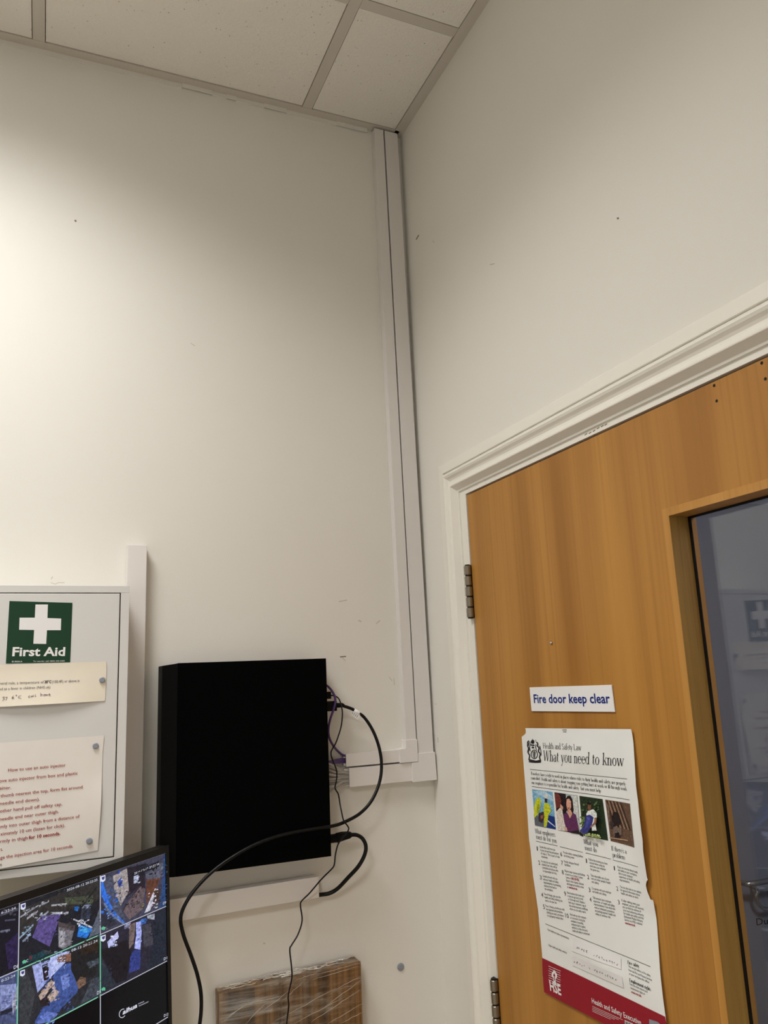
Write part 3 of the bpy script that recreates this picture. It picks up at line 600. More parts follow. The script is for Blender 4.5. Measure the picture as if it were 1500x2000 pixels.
# first aid cabinet
CF = -.142
t = thing('first_aid_cabinet', (-.802, -.07, 1.345), 'white metal first aid cabinet with a green cross sticker', 'cabinet')
cx0, cx1, cz0, cz1 = -.946, -.6575, 1.3455, 1.8155
bm = bmesh.new(); rim = .0145
box(bm, cx0, cx1, CF, 0, cz1-.0125, cz1, .0006); box(bm, cx0, cx1, CF, 0, cz0, cz0+.0125, .0006)
box(bm, cx0, cx0+rim, CF, 0, cz0+.0126, cz1-.0126); box(bm, cx1-rim, cx1, CF, 0, cz0+.0126, cz1-.0126); box(bm, cx0+rim, cx1-rim, -.01, 0, cz0+.0126, cz1-.0126)
obj('body', bm, STEELW, t)
dr = obj('cabinet_door', B_(cx0+rim+.002, cx1-rim-.0018, CF-.0005, CF+.018, cz0+.0145, cz1-.0140, .0012), STEELW, t)
obj('hinge_strip', B_(cx0+rim+.0005, cx0+rim+.0018, CF+.004, CF+.02, cz0+.016, cz1-.016), STEELW, t)
CP_ = lambda x, y: A(x, y, CF)
st = obj('first_aid_sticker', prism([CP_(x, y)+Vector((0, -.0006, 0)) for x, y in ((18.5, 1174), (141.5, 1177.5), (137, 1293.5), (11.5, 1296))], Vector((0, -.0004, 0))), GREEN, t)
tag(st, 'green sticker with a white cross')
def c2(x, y): return (x/4.545, 1040+y/4.545)
pr = Print(CP_, (0, -1, 0), .0014)
pr.poly([c2(*q) for q in ((315, 640), (425, 640), (421, 760), (543, 765), (540, 868), (417, 868), (410, 990), (296, 988), (303, 866), (170, 864), (174, 757), (309, 757))])
pr.text('First Aid', c2(108, 1096), c2(576, 1094), 17.5, bold=.028); pr.text('EUREKA', c2(106, 1153), c2(198, 1152), 2.9); pr.text('To reorder call: 0800 358 0085', c2(294, 1149), c2(573, 1146), 2.6)
pr.build('lettering', WHITEP, st)
def sheet(name, plane, n, left, right, rows, cols, warp, m, label, cat, body=None):
    """a thin sheet of paper between two edge lines given top to bottom"""
    def along(L, t):
        k = t*(len(L)-1); i = min(int(k), len(L)-2); u = k-i
        return (L[i][0]*(1-u)+L[i+1][0]*u, L[i][1]*(1-u)+L[i+1][1]*u)
    v, f = [], []; nn = Vector(n); W_ = cols+1; N0 = (rows+1)*W_
    for th in (0.0, -.0003):
        for r in range(rows+1):
            a, b = along(left, r/rows), along(right, r/rows); d = along(body, r/rows) if body else b   # body: the edge without its tears
            for c in range(W_):
                u = c/cols; k_ = max(0, (u-.92)/.08); p = plane(a[0]*(1-u)+d[0]*u+(b[0]-d[0])*k_, a[1]*(1-u)+d[1]*u+(b[1]-d[1])*k_); v.append(tuple(p+nn*(warp(p)+th)))
    for k in (0, N0):
        for r in range(rows):
            for c in range(cols):
                q = [k+r*W_+c, k+r*W_+c+1, k+(r+1)*W_+c+1, k+(r+1)*W_+c]; f.append(tuple(q if k else q[::-1]))
    rim = [c for c in range(W_)]+[r*W_+cols for r in range(1, rows+1)]+[rows*W_+c for c in range(cols-1, -1, -1)]+[r*W_ for r in range(rows-1, 0, -1)]
    k = len(v); v += [v[i] for i in rim]+[v[N0+i] for i in rim]; m_ = len(rim); nf = len(f)
    f += [(k+i, k+(i+1) % m_, k+m_+(i+1) % m_, k+m_+i) for i in range(m_)]
    me = bpy.data.meshes.new(name); me.from_pydata(v, [], f); me.update()
    o = link(name, me, m)
    for i, p in enumerate(me.polygons): p.use_smooth = i < nf
    return tag(o, label, cat)
PA = lambda x, y: A(x, y, CF-.0012)
def w1(p):   # note curls away from the door along its lower edge
    u = (p.x+.87)/.19; v = (1.69-p.z)/.066
    return .0006+.0085*max(0, v-.25)**1.6*max(0, math.sin(math.pi*min(1, max(0, u*.95+.15))))+.0015*max(0, .25-v)
def lr(a, b, n): return [(a[0]+(b[0]-a[0])*k/n, a[1]+(b[1]-a[1])*k/n) for k in range(n+1)]
note = sheet('paper_note', PA, (0, -1, 0), [(-12, 1299), (-11, 1320), (-10, 1350), (-9, 1381)], [(207.5, 1292), (208, 1312), (206.5, 1340), (205, 1369)], 10, 26, w1, CREAM, 'cream paper strip about fever temperature held on the cabinet', 'note')
pr = Print(PA, (0, -1, 0), .0007, w1)
pr.text('neral rule, a temperature of', c2(-4, 1350), c2(388, 1338), 5.2); pr.text('38\u00b0C', c2(394, 1338), c2(456, 1335), 5.4, bold=.03); pr.text('(100.4F) or above is', c2(462, 1336), c2(704, 1326), 5.4)
pr.text('ed as a fever in children (NHS.uk)', c2(-6, 1400), c2(445, 1382), 5.2); pr.build('lettering', INKG, note)
pr = Print(PA, (0, -1, 0), .0008, w1)
for st_ in ([(20, 1462), (40, 1458), (30, 1472), (42, 1480), (20, 1492)], [(46, 1462), (66, 1460), (52, 1488)], [(122, 1448), (106, 1466), (108, 1476), (124, 1472), (120, 1462), (108, 1466)], [(140, 1444), (148, 1440), (150, 1448), (142, 1448), (140, 1444)],
            [(190, 1448), (168, 1452), (164, 1468), (190, 1472)], [(268, 1448), (252, 1454), (252, 1464), (270, 1460)], [(288, 1448), (276, 1454), (280, 1462), (290, 1448), (292, 1460)], [(300, 1440), (298, 1458)], [(316, 1438), (312, 1456), (322, 1456)],
            [(360, 1424), (362, 1450), (366, 1438), (376, 1438), (378, 1450)], [(392, 1436), (384, 1444), (394, 1450), (398, 1438), (392, 1436)], [(402, 1436), (404, 1448), (408, 1436), (414, 1446), (418, 1436), (424, 1446)], [(430, 1442), (446, 1438), (438, 1430), (430, 1440), (448, 1450)]):
    pr.path([c2(*q) for q in st_], .75)
pr.build('handwriting', INKG, note)
def c3(x, y): return (x/4.545, 1400+y/4.545)
PA2 = lambda x, y: A(x, y, CF-.0012)
def w2(p):   # sheet with a buckled right edge and a lifted bottom
    u = (p.x+.90)/.21; v = (1.545-p.z)/.18
    return .0006+.004*max(0, u-.72)*max(0, math.sin(math.pi*min(1, max(0, (v-.3)/.65))))*3+.010*max(0, v-.78)**1.3*max(0, .9-u)*2.2+.0016*max(0, math.sin(v*9+u*4))*max(0, v-.4)
sh = sheet('instruction_sheet', PA2, (0, -1, 0), [(-45, 1454), (-44, 1520), (-43, 1600), (-42, 1704)], [c3(925, 165), c3(910, 320), c3(897, 760), c3(868, 1185)], 22, 34, w2, PAPER, 'white printed sheet of auto injector steps on the cabinet', 'sheet')
pr = Print(PA2, (0, -1, 0), .0008, w2)
for s, a, b in (('How to use an auto injector', (72, 487), (582, 440)), ('ove auto injector from box and plastic', (-6, 582), (688, 512)), ('ainer.', (-4, 645), (98, 640)), ('thumb nearest the top, form fist around', (4, 714), (732, 634)),
                ('needle end down).', (-2, 783), (352, 743)), ('other hand pull off safety cap.', (-2, 850), (552, 786)), ('needle end near outer thigh.', (-4, 922), (522, 852)), ('mly into outer thigh from a distance of', (2, 988), (706, 894)),
                ('ximately 10 cm (listen for click).', (2, 1053), (578, 975)), ('rmly in thigh', (2, 1118), (246, 1086)), ('for 10 seconds.', (255, 1085), (535, 1046)), ('t.', (2, 1188), (26, 1186)), ('ge the injection area for 10 seconds.', (2, 1262), (650, 1158))):
    pr.text(s, c3(*a), c3(*b), 6.4, bold=.03 if s.startswith('for 10') else .006)
pr.build('lettering', INKR, sh)
pr = Print(PA2, (0, -1, 0), .0008, w2); pr.text('9', c3(0, 1325), c3(17, 1322), 5); pr.build('lettering', INKG, sh)
for (x, y), lb in (((199.5, 1328), 'small round grey magnet holding the fever note'), ((186.5, 1456.5), 'small round grey magnet at the upper corner of the instruction sheet'), ((174, 1641.5), 'small round grey magnet at the lower corner of the instruction sheet')):
    p = A(x, y, CF); wv = (w1 if y < 1400 else w2)(p)+.0016
    tag(obj('magnet', tube(bmesh.new(), [p+Vector((0, -wv, 0)), p+Vector((0, -wv-.0022, 0)), p+Vector((0, -wv-.003, 0))], [.0050, .0050, .0038], 16), MAG), lb, 'magnet')

# round grey fixing cap on the wall
p = A(782, 1888, 0)
tag(obj('fixing_cap', tube(bmesh.new(), [p, p+Vector((0, -.0025, 0)), p+Vector((0, -.0035, 0))], [.0072, .0072, .005], 20), MAG), 'small round grey cap on the bare wall right of the wrapped board', 'cap')

# wrapped wooden board standing on the desk
DESK_Z = .74
t = thing('wrapped_board', (-.337, -.02, DESK_Z), 'thick striped wooden board wrapped in clear film leaning upright at the wall', 'board')
bxl, bxr, bzl, bzr = -.4755, -.1985, 1.0815, 1.0915
obj('wood', hexa([(bxl+.008, -.040, DESK_Z), (bxr, -.040, DESK_Z), (bxr, -.003, DESK_Z), (bxl+.008, -.003, DESK_Z), (bxl, -.040, bzl), (bxr, -.040, bzr), (bxr, -.003, bzr), (bxl, -.003, bzl)], .0012), BOARDW, t)
def filmsheet():
    bm = bmesh.new(); rnd = random.Random(3); loop = []
    nx, nz = 44, 44; e = .0016
    def P(u, v, face):
        x = bxl+(bxr-bxl)*u; zt = bzl+(bzr-bzl)*u
        if face == 0: return Vector((x, -.040-e, DESK_Z+.002+(zt+e-DESK_Z)*v))
        return Vector((x, -.040-e+(.038+e)*v, zt+e+.001))
    for face, n1, n2 in ((0, 44, 50), (1, 44, 5)):
        g = [[bm.verts.new(P(i/n1, j/n2, face)+Vector((0, -abs(rnd.gauss(0, .0006)) if face == 0 else 0, abs(rnd.gauss(0, .0011)) if face else 0))) for j in range(n2+1)] for i in range(n1+1)]
        for i in range(n1):
            for j in range(n2): bm.faces.new((g[i][j], g[i+1][j], g[i+1][j+1], g[i][j+1]))
    g = [[bm.verts.new(Vector((bxl-.004+.004*(1-j/30)-abs(rnd.gauss(0, .001)), -.0416+.038*i/5, DESK_Z+.002+(bzl-DESK_Z)*j/30))) for j in range(31)] for i in range(6)]
    for i in range(5):
        for j in range(30): bm.faces.new((g[i][j], g[i+1][j], g[i+1][j+1], g[i][j+1]))
    return bm
fo = obj('cling_film', filmsheet(), FILM, t, True)
# pulled creases in the film, coloured pale to paint in their glints
bm = bmesh.new(); rnd = random.Random(11)
FOLD_GLINT = mat('film_crease', srgb(235, 228, 215), .15, .6); FOLD_GLINT.node_tree.nodes['Principled BSDF'].inputs['Alpha'].default_value = .55
def c7(x, y): return (320+x/3, 1700+y/3)
cr = [((345, 890), (470, 790)), ((350, 880), (500, 770)), ((470, 790), (690, 735)), ((640, 890), (1010, 690)), ((760, 900), (1060, 740)), ((480, 900), (600, 770)), ((860, 890), (1150, 700)), ((960, 900), (1165, 780)), ((1040, 895), (1165, 830)),
      ((870, 640), (1140, 560)), ((900, 610), (1150, 540)), ((780, 640), (900, 600)), ((940, 800), (1160, 640)), ((700, 760), (820, 650)), ((560, 840), (740, 700)), ((360, 860), (440, 815)), ((1000, 700), (1150, 620)), ((880, 560), (1100, 520))]
for a, b in cr:
    n = 8; pts = []
    for k in range(n+1):
        u = k/n; q = c7(a[0]+(b[0]-a[0])*u+rnd.uniform(-3, 3), a[1]+(b[1]-a[1])*u+rnd.uniform(-2, 2)); pts.append(A(q[0], q[1], -.0423))
    tube(bm, pts, [.00010+.00022*math.sin(math.pi*k/n) for k in range(n+1)], 5)
for k in range(46):
    u0 = rnd.uniform(0, .85); x0 = bxl+(bxr-bxl)*u0; x1 = x0+rnd.uniform(.02, .05); z0 = bzl+(bzr-bzl)*u0+.0032; y0 = rnd.uniform(-.036, -.008)
    pts = [Vector((x0+(x1-x0)*j/5, y0+rnd.uniform(-.003, .003), z0+.0012*math.sin(j*2.1+k)**2+(x1-x0)*j/5*.03)) for j in range(6)]
    tube(bm, pts, .0006, 5)
o = obj('film_crease_glints', bm, FOLD_GLINT, t); o['kind'] = 'stuff'

# desk under it all, below the picture
t = thing('desk', (-1.2, -.36, 0), 'plain laminate desk along the back wall under the monitor', 'desk')
obj('desktop', B_(-2.3, -.12, -.72, -.002, DESK_Z-.028, DESK_Z-.0005, .002), DESKM, t)
for x in (-2.25, -.17):
    for y in (-.68, -.05): obj('leg', B_(x-.025, x+.025, y-.025, y+.025, 0, DESK_Z-.028), mat('leg_steel', srgb(150, 150, 152), .4, .5), t)

# ---------------------------------------------------------------- monitor
MA, MT, MR, MH = .8333, .034, .0086, .0868
M0 = Vector((-.5842, -.1042, 1.3477)); MW = MH*1.778
_ax = Vector((math.sin(MA), math.cos(MA), 0)); MN0 = Vector((math.cos(MA), -math.sin(MA), 0)); _up = Vector((0, 0, 1))*math.cos(MT)-MN0*math.sin(MT)
MX = _ax*math.cos(MR)+_up*math.sin(MR); MU = -_ax*math.sin(MR)+_up*math.cos(MR); MN = MX.cross(MU)
if MN.dot(MN0) < 0: MN = -MN
def MP(x, y): d = ray(x, y); return CAM+d*((M0-CAM).dot(MN)/d.dot(MN))
def MC(u, v, o=0.0): return M0-MX*u-MU*v+MN*o              # u from the right edge, v from the top
W4, H4 = MW*4, MH*4
base = M0-MX*W4/2; base = Vector((base.x, base.y, 0))-MN0*.05
mon = thing('monitor', (base.x, base.y, DESK_Z), 'black computer monitor showing a grid of security camera views', 'monitor')
def slab(u0, u1, v0, v1, o0, o1, bev=0.0): return hexa([MC(u0, v0, o0), MC(u1, v0, o0), MC(u1, v1, o0), MC(u0, v1, o0), MC(u0, v0, o1), MC(u1, v0, o1), MC(u1, v1, o1), MC(u0, v1, o1)], bev)
bz = .0085
MBLK = mat('monitor_plastic', srgb(22, 21, 21), .5, .3)
obj('housing', slab(-bz, W4+bz, -.0115, H4+.018, -.021, -.001, .0015), MBLK, mon)
obj('rear_bulge', slab(.14, W4-.14, .09, H4-.06, -.052, -.0212, .006), MBLK, mon)
bm = bmesh.new()
for a in ((-bz, W4+bz, -.0115, 0), (-bz, W4+bz, H4, H4+.018), (-bz, 0, 0, H4), (W4, W4+bz, 0, H4)):
    b2 = slab(a[0], a[1], a[2], a[3], -.0009, .0022); me = bpy.data.meshes.new('x'); b2.to_mesh(me); b2.free(); bm.from_mesh(me); bpy.data.meshes.remove(me)
obj('bezel', bm, mat('monitor_bezel', (.006, .006, .006, 1), .35, .3), mon)
scr = obj('screen', slab(0, W4, 0, H4, -.0009, 0), mat('screen_black', (.002, .002, .0025, 1), .15, .12, emit=(.10, .11, .16, .03)), mon)
obj('stand_neck', B_(base.x-.035, base.x+.035, base.y-.012, base.y+.012, DESK_Z+.012, 1.12, .003), MBLK, mon)
obj('stand_base', B_(base.x-.13, base.x+.13, base.y-.10, base.y+.10, DESK_Z, DESK_Z+.012, .004), MBLK, mon)
def c4(x, y): return (x/4.412, 1640+y/4.412)
def feed(col, row, polys, e=.0004):
    # picture cell: frame polygon first, then the shapes seen in it
    rr = random.Random(col*7+row*3+1); ext = []
    for c, p in list(polys):
        xs = [q[0] for q in p]; ys = [q[1] for q in p]; x0, x1, y0, y1 = min(xs), max(xs), min(ys), max(ys)
        cx, cy = sum(xs)/len(xs), sum(ys)/len(ys)
        for _ in range(int(((x1-x0)*(y1-y0))**.5/7) if (x1-x0)*(y1-y0) > 2500 else 0):
            k = rr.uniform(.62, 1.22); ux, uy = rr.uniform(-.33, .33)*(x1-x0), rr.uniform(-.33, .33)*(y1-y0); w_, h_ = rr.uniform(3, 12), rr.uniform(2, 8); sk = rr.uniform(-.6, -.2)
            cc = tuple(max(4, min(235, int(v_*k+rr.uniform(-5, 8)))) for v_ in c)
            ext.append((cc, [(cx+ux-w_, cy+uy-h_-sk*w_), (cx+ux+w_, cy+uy-h_+sk*w_), (cx+ux+w_*.8, cy+uy+h_+sk*w_), (cx+ux-w_*1.1, cy+uy+h_-sk*w_)]))
    polys = [(tuple(int(v_*.86) for v_ in c), [c4(*q) for q in p]) for c, p in polys+ext]
    o = polyart('camera_view', MP, MN, polys, FEED, scr, e, .000012); return o
def cell(col, row):
    # corners of a grid cell in picture points, so that shapes can be clipped to it
    return col, row
def bgquad(col, row, c):
    v = [MC(MW*(col+1), MH*row, .0002), MC(MW*col, MH*row, .0002), MC(MW*col, MH*(row+1), .0002), MC(MW*(col+1), MH*(row+1), .0002)]
    me = bpy.data.meshes.new('camera_view'); me.from_pydata([tuple(q) for q in v], [], [(0, 1, 2, 3)])
    at = me.color_attributes.new('tint', 'FLOAT_COLOR', 'CORNER')
    for d in at.data: d.color = srgb(*c)
    return link('camera_view', me, FEED, scr)
for col, row, c in ((0, 0, (50, 50, 66)), (1, 0, (20, 22, 30)), (2, 0, (14, 13, 24)), (3, 0, (20, 20, 30)), (0, 1, (30, 29, 42)), (1, 1, (30, 32, 38)), (2, 1, (56, 64, 96)), (3, 1, (30, 34, 44))): bgquad(col, row, c)
W, G = (200, 200, 215), (120, 124, 140)
feed(2, 0, [((38, 28, 66), [(40, 900), (152, 800), (152, 1090), (70, 1120)]), ((96, 100, 120), [(0, 785), (84, 768), (84, 788), (0, 800)]), ((70, 72, 90), [(40, 690), (130, 680), (130, 695), (40, 705)]), ((70, 70, 84), [(0, 640), (150, 585), (150, 610), (0, 660)])])
lines = [((120, 124, 134), [(168, 655+110*k), (330-10*k, 555+80*k), (330-10*k, 569+80*k), (168, 676+110*k)]) for k in range(3)]
feed(1, 0, [((44, 42, 42), [(170, 600), (560, 450), (850, 345), (850, 520), (480, 640), (165, 860)])] + [((150, 152, 164), [(172, 660), (330, 560), (330, 570), (172, 676)]), ((140, 142, 154), [(335, 565), (420, 520), (420, 536), (335, 582)]), ((150, 152, 160), [(230, 670), (325, 605), (325, 622), (230, 690)]), ((140, 144, 156), [(312, 690), (415, 610), (417, 626), (314, 704)]),
    ((130, 150, 175), [(165, 840), (285, 725), (287, 742), (165, 858)]), ((120, 130, 150), [(190, 870), (245, 820), (245, 840), (195, 885)]), ((150, 152, 158), [(440, 560), (580, 545), (580, 560), (440, 575)]), ((165, 168, 178), [(435, 625), (590, 620), (585, 640), (435, 645)]), ((64, 70, 56), [(560, 500), (800, 480), (800, 550), (560, 560)]),
    ((84, 72, 128), [(350, 655), (522, 645), (425, 922), (274, 842)]), ((108, 104, 112), [(500, 705), (645, 742), (605, 905), (545, 945), (500, 925)]), ((70, 62, 64), [(500, 705), (645, 742), (640, 790), (498, 750)]), ((150, 148, 156), [(505, 780), (560, 790), (545, 930), (505, 920)]),
    ((46, 52, 70), [(700, 570), (780, 558), (772, 680), (692, 690)]), ((110, 120, 140), [(700, 565), (778, 556), (778, 585), (700, 592)]), ((34, 100, 180), [(640, 573), (682, 580), (668, 618), (638, 608)]), ((36, 110, 200), [(682, 730), (796, 770), (742, 850), (660, 835)]), ((70, 160, 220), [(690, 740), (760, 765), (740, 800), (680, 790)]),
    ((170, 172, 184), [(608, 682), (622, 674), (797, 752), (788, 764)]), ((84, 90, 104), [(790, 770), (856, 590), (856, 800), (760, 850)]), ((24, 56, 66), [(168, 1090), (250, 1010), (380, 950), (445, 975), (420, 985), (200, 1076)]), ((60, 62, 72), [(365, 945), (440, 965), (435, 985), (380, 980)]), ((120, 40, 40), [(250, 1005), (275, 1000), (272, 1028), (250, 1030)]),
    ((26, 26, 30), [(600, 700), (830, 400), (838, 410), (612, 708)])])
feed(0, 0, [((46, 104, 206), [(868, 352), (888, 366), (925, 500), (985, 620), (1078, 716), (1055, 728), (960, 640), (900, 540), (868, 470)]), ((104, 120, 160), [(888, 545), (905, 540), (950, 620), (1068, 720), (1055, 728), (950, 650)]), ((70, 74, 92), [(890, 340), (968, 305), (985, 440), (1075, 690), (1010, 650), (930, 500)]), ((150, 142, 142), [(972, 312), (1092, 246), (1112, 440), (1038, 570), (985, 440)]),
    ((40, 60, 130), [(1010, 270), (1035, 258), (1030, 290), (1010, 300)]), ((44, 64, 140), [(1010, 360), (1045, 320), (1050, 390), (1025, 415)]), ((34, 28, 40), [(1092, 244), (1248, 205), (1250, 420), (1200, 400), (1090, 500), (1110, 440)]), ((40, 32, 36), [(1060, 600), (1180, 420), (1215, 400), (1110, 540), (1060, 620)]), ((96, 82, 88), [(1110, 525), (1210, 400), (1250, 425), (1228, 600), (1112, 690), (1060, 615)]), ((92, 56, 44), [(1258, 345), (1378, 330), (1345, 420), (1262, 560)]),
    ((84, 84, 100), [(1252, 300), (1400, 190), (1420, 250), (1376, 330), (1260, 340)]), ((190, 190, 204), [(1242, 632), (1332, 420), (1362, 425), (1290, 612)]), ((60, 46, 44), [(1335, 440), (1385, 420), (1370, 500), (1300, 600)]), ((40, 68, 116), [(1368, 590), (1396, 400), (1410, 130), (1423, 120), (1423, 570)]), ((40, 42, 56), [(868, 545), (1010, 725), (868, 790)]), ((170, 176, 200), [(1150, 315), (1190, 300), (1185, 370), (1150, 380)]),
    ((22, 22, 28), [(1140, 285), (1368, 182), (1368, 232), (1140, 320)]), ((220, 190, 60), [(1224, 552), (1240, 548), (1236, 572), (1222, 576)])])
feed(0, 1, [((20, 18, 26), [(870, 950), (1090, 860), (1130, 960), (1090, 1200), (1000, 1240), (880, 1010)]), ((176, 180, 224), [(922, 882), (1012, 790), (1022, 838), (975, 885), (990, 900), (935, 935)]), ((150, 150, 190), [(1070, 735), (1130, 712), (1095, 760), (1072, 772)]), ((108, 92, 90), [(1112, 735), (1165, 712), (1152, 890), (1110, 945)]), ((158, 166, 232), [(1170, 712), (1214, 700), (1218, 800), (1208, 948), (1155, 938), (1172, 820)]),
    ((46, 58, 124), [(1150, 950), (1210, 955), (1208, 1110), (1110, 1150), (1120, 1010)]), ((60, 60, 70), [(1220, 740), (1300, 720), (1320, 900), (1240, 930)]), ((150, 156, 172), [(1265, 655), (1332, 635), (1330, 690), (1270, 680)]), ((60, 100, 170), [(1208, 690), (1256, 672), (1256, 720), (1215, 735)]), ((28, 36, 48), [(1335, 635), (1424, 592), (1428, 1040), (1250, 1120), (1320, 900)]), ((38, 46, 56), [(868, 1010), (995, 1255), (868, 1318)])])
feed(1, 1, [((58, 78, 140), [(470, 1110), (600, 1060), (720, 1130), (660, 1320), (420, 1560), (300, 1590), (300, 1560), (440, 1330)]), ((104, 124, 190), [(520, 1180), (590, 1150), (600, 1260), (540, 1300)]), ((150, 160, 212), [(275, 1085), (385, 1048), (440, 1030), (442, 1180), (322, 1318)]), ((30, 20, 20), [(360, 1085), (410, 1062), (416, 1205), (376, 1215)]), ((170, 180, 226), [(430, 1015), (560, 965), (600, 960), (560, 1060), (440, 1180)]), ((120, 84, 70), [(490, 1010), (610, 975), (610, 1048), (490, 1060)]),
    ((26, 26, 30), [(610, 970), (850, 880), (850, 1010), (820, 1170), (660, 1230), (610, 1120)]), ((66, 74, 84), [(740, 1060), (845, 1020), (850, 1060), (770, 1110)]), ((40, 30, 24), [(690, 900), (850, 845), (850, 940), (700, 1000)]), ((176, 152, 140), [(330, 1345), (400, 1265), (420, 1300), (352, 1395)]), ((170, 150, 142), [(385, 1262), (440, 1205), (472, 1240), (410, 1300)]), ((176, 156, 146), [(400, 1360), (465, 1285), (510, 1310), (440, 1408)]), ((34, 26, 30), [(335, 1395), (400, 1340), (430, 1420), (370, 1440)]), ((110, 84, 70), [(655, 1235), (690, 1180), (740, 1190), (735, 1245), (675, 1288)]),
    ((50, 54, 60), [(165, 1180), (230, 1130), (300, 1330), (250, 1590), (165, 1590)]), ((60, 66, 76), [(690, 1420), (790, 1200), (850, 1180), (855, 1330)]), ((90, 110, 180), [(310, 1580), (400, 1480), (500, 1500), (430, 1570), (330, 1588)])])
feed(2, 1, [((128, 138, 184), [(0, 1255), (140, 1240), (130, 1400), (0, 1490)]), ((100, 110, 156), [(10, 1345), (85, 1335), (85, 1410), (10, 1420)]), ((30, 34, 50), [(0, 1480), (120, 1440), (110, 1475), (0, 1520)]), ((150, 150, 170), [(100, 1420), (150, 1240), (150, 1330), (110, 1520)])])
# grid lines
GL = mat('screen_line', (.01, .01, .01, 1), .3, .3, emit=(.50, .52, .60, .8)); GG = mat('screen_green', (.01, .01, .01, 1), .3, .3, emit=(.10, .50, .28, .8)); TX = mat('screen_text', (.01, .01, .01, 1), .3, .3, emit=(.62, .64, .74, .9))
def strip(bm, u0, u1, v0, v1):
    b2 = slab(u0, u1, v0, v1, .0002, .0010); me = bpy.data.meshes.new('x'); b2.to_mesh(me); b2.free(); bm.from_mesh(me); bpy.data.meshes.remove(me)
bm = bmesh.new(); g = .00045
for r in (0, 1, 2, 3): strip(bm, 0, W4, MH*r-g, MH*r+g)
for c in (1, 2, 3): strip(bm, MW*c-g, MW*c+g, 0, H4)
obj('grid_lines', bm, GL, scr)
bm = bmesh.new(); g = .0007
for a in ((MW, 2*MW, MH-g, MH+g), (MW, 2*MW, 2*MH-g, 2*MH+g), (MW-g, MW+g, MH, 2*MH), (2*MW-g, 2*MW+g, MH, 2*MH)): strip(bm, *a)
obj('selected_frame', bm, GG, scr)
for s, a, b, h in (('2026-08-12 20:22:25', (565, 446), (830, 352), 4.6), ('08-12 20:22:24', (605, 966), (830, 878), 4.8), ('2026-08-12 20:22:24', (1148, 302), (1362, 216), 4.2), ('6-22-24', (0, 640), (125, 596), 4.6), ('0-22-24', (0, 1228), (118, 1178), 4.8),
                   ('D6', (108, 1116), (148, 1098), 6.5), ('D5', (826, 1336), (858, 1320), 6.5), ('D9', (1396, 560), (1422, 550), 5), ('D1', (1402, 1040), (1430, 1028), 5), ('D12', (1402, 1528), (1440, 1512), 5), ('IPC', (190, 1068), (232, 1050), 5), ('IPC', (882, 780), (915, 766), 4.5)):
    pr = Print(MP, MN, .0024); pr.text(s, c4(*a), c4(*b), h); pr.build('channel_label' if s[0] == 'D' else 'time_stamp' if s[0] != 'I' else 'camera_type', TX, scr)
NAVY = mat('screen_navy', (.01, .01, .02, 1), .3, .3, emit=(.05, .05, .22, .8))
for x, y in ((190, 575), (878, 335), (880, 848), (184, 1148)):
    pr = Print(MP, MN, .0024); pr.poly([c4(x-22, y-18), c4(x+20, y-32), c4(x+20, y+14), c4(x, y+30), c4(x-22, y+24)]); ic = pr.build('icon_plate', TX, scr)
    y -= 3; pr = Print(MP, MN, .0028); pr.poly([c4(x-14, y-8), c4(x+14, y-18), c4(x+10, y+6), c4(x, y+14), c4(x-11, y+10)]); pr.build('shield_icon', NAVY, scr)
for x, y in ((200, 1050), (882, 762), (884, 1285)):
    pr = Print(MP, MN, .0028); pr.poly([c4(x-22, y), c4(x-4, y-16), c4(x+12, y-10), c4(x+10, y+14), c4(x-6, y+12), c4(x-16, y+18)]); pr.build('status_icon', GG, scr)
# maker's mark on the empty cells of the two lower rows
LG = mat('screen_logo', (.01, .01, .01, 1), .3, .3, emit=(.62, .64, .74, .9))
for dr in (0, 1):
    pr = Print(lambda x, y, dr=dr: MP(x, y)-MU*MH*dr, MN, .0010)
    pr.text('alhua', c4(1052, 1508), c4(1178, 1443), 8.2, .18, bold=.03)
    cx, cy = 1052, 1496
    pr.path([c4(cx+34*math.cos(math.radians(a))*.85, cy-34*math.sin(math.radians(a))*1.05-math.cos(math.radians(a))*10) for a in range(60, 316, 15)], 1.1)
    pr.text('DAHUA', c4(1188, 1420), c4(1238, 1398), 2.2); pr.text('TECHNOLOGY', c4(1190, 1440), c4(1276, 1400), 2.2)
    pr.build('logo', LG, scr)

# ================================================================ THINGS ON THE DOOR
PD = lambda x, y: B(x, y, -.0015)
s = obj('door_sign', prism([B(x, y, -.0006) for x, y in ((1036, 1342.5), (1196, 1337.5), (1202.5, 1390.5), (1040, 1389))], Vector((-.0022, 0, 0)), .0004), WHITEP)
tag(s, 'white door sign with blue words about keeping the fire door clear', 'sign')
pr = Print(lambda x, y: B(x, y, -.0028), (-1, 0, 0), .0003)
def c8(x, y): return (1000+x/4.6875, 1320+y/4.6875)
pr.text('Fire door keep clear', c8(203, 248), c8(901, 250), 17.0, bold=.02)
pr.build('lettering', INKB, s)

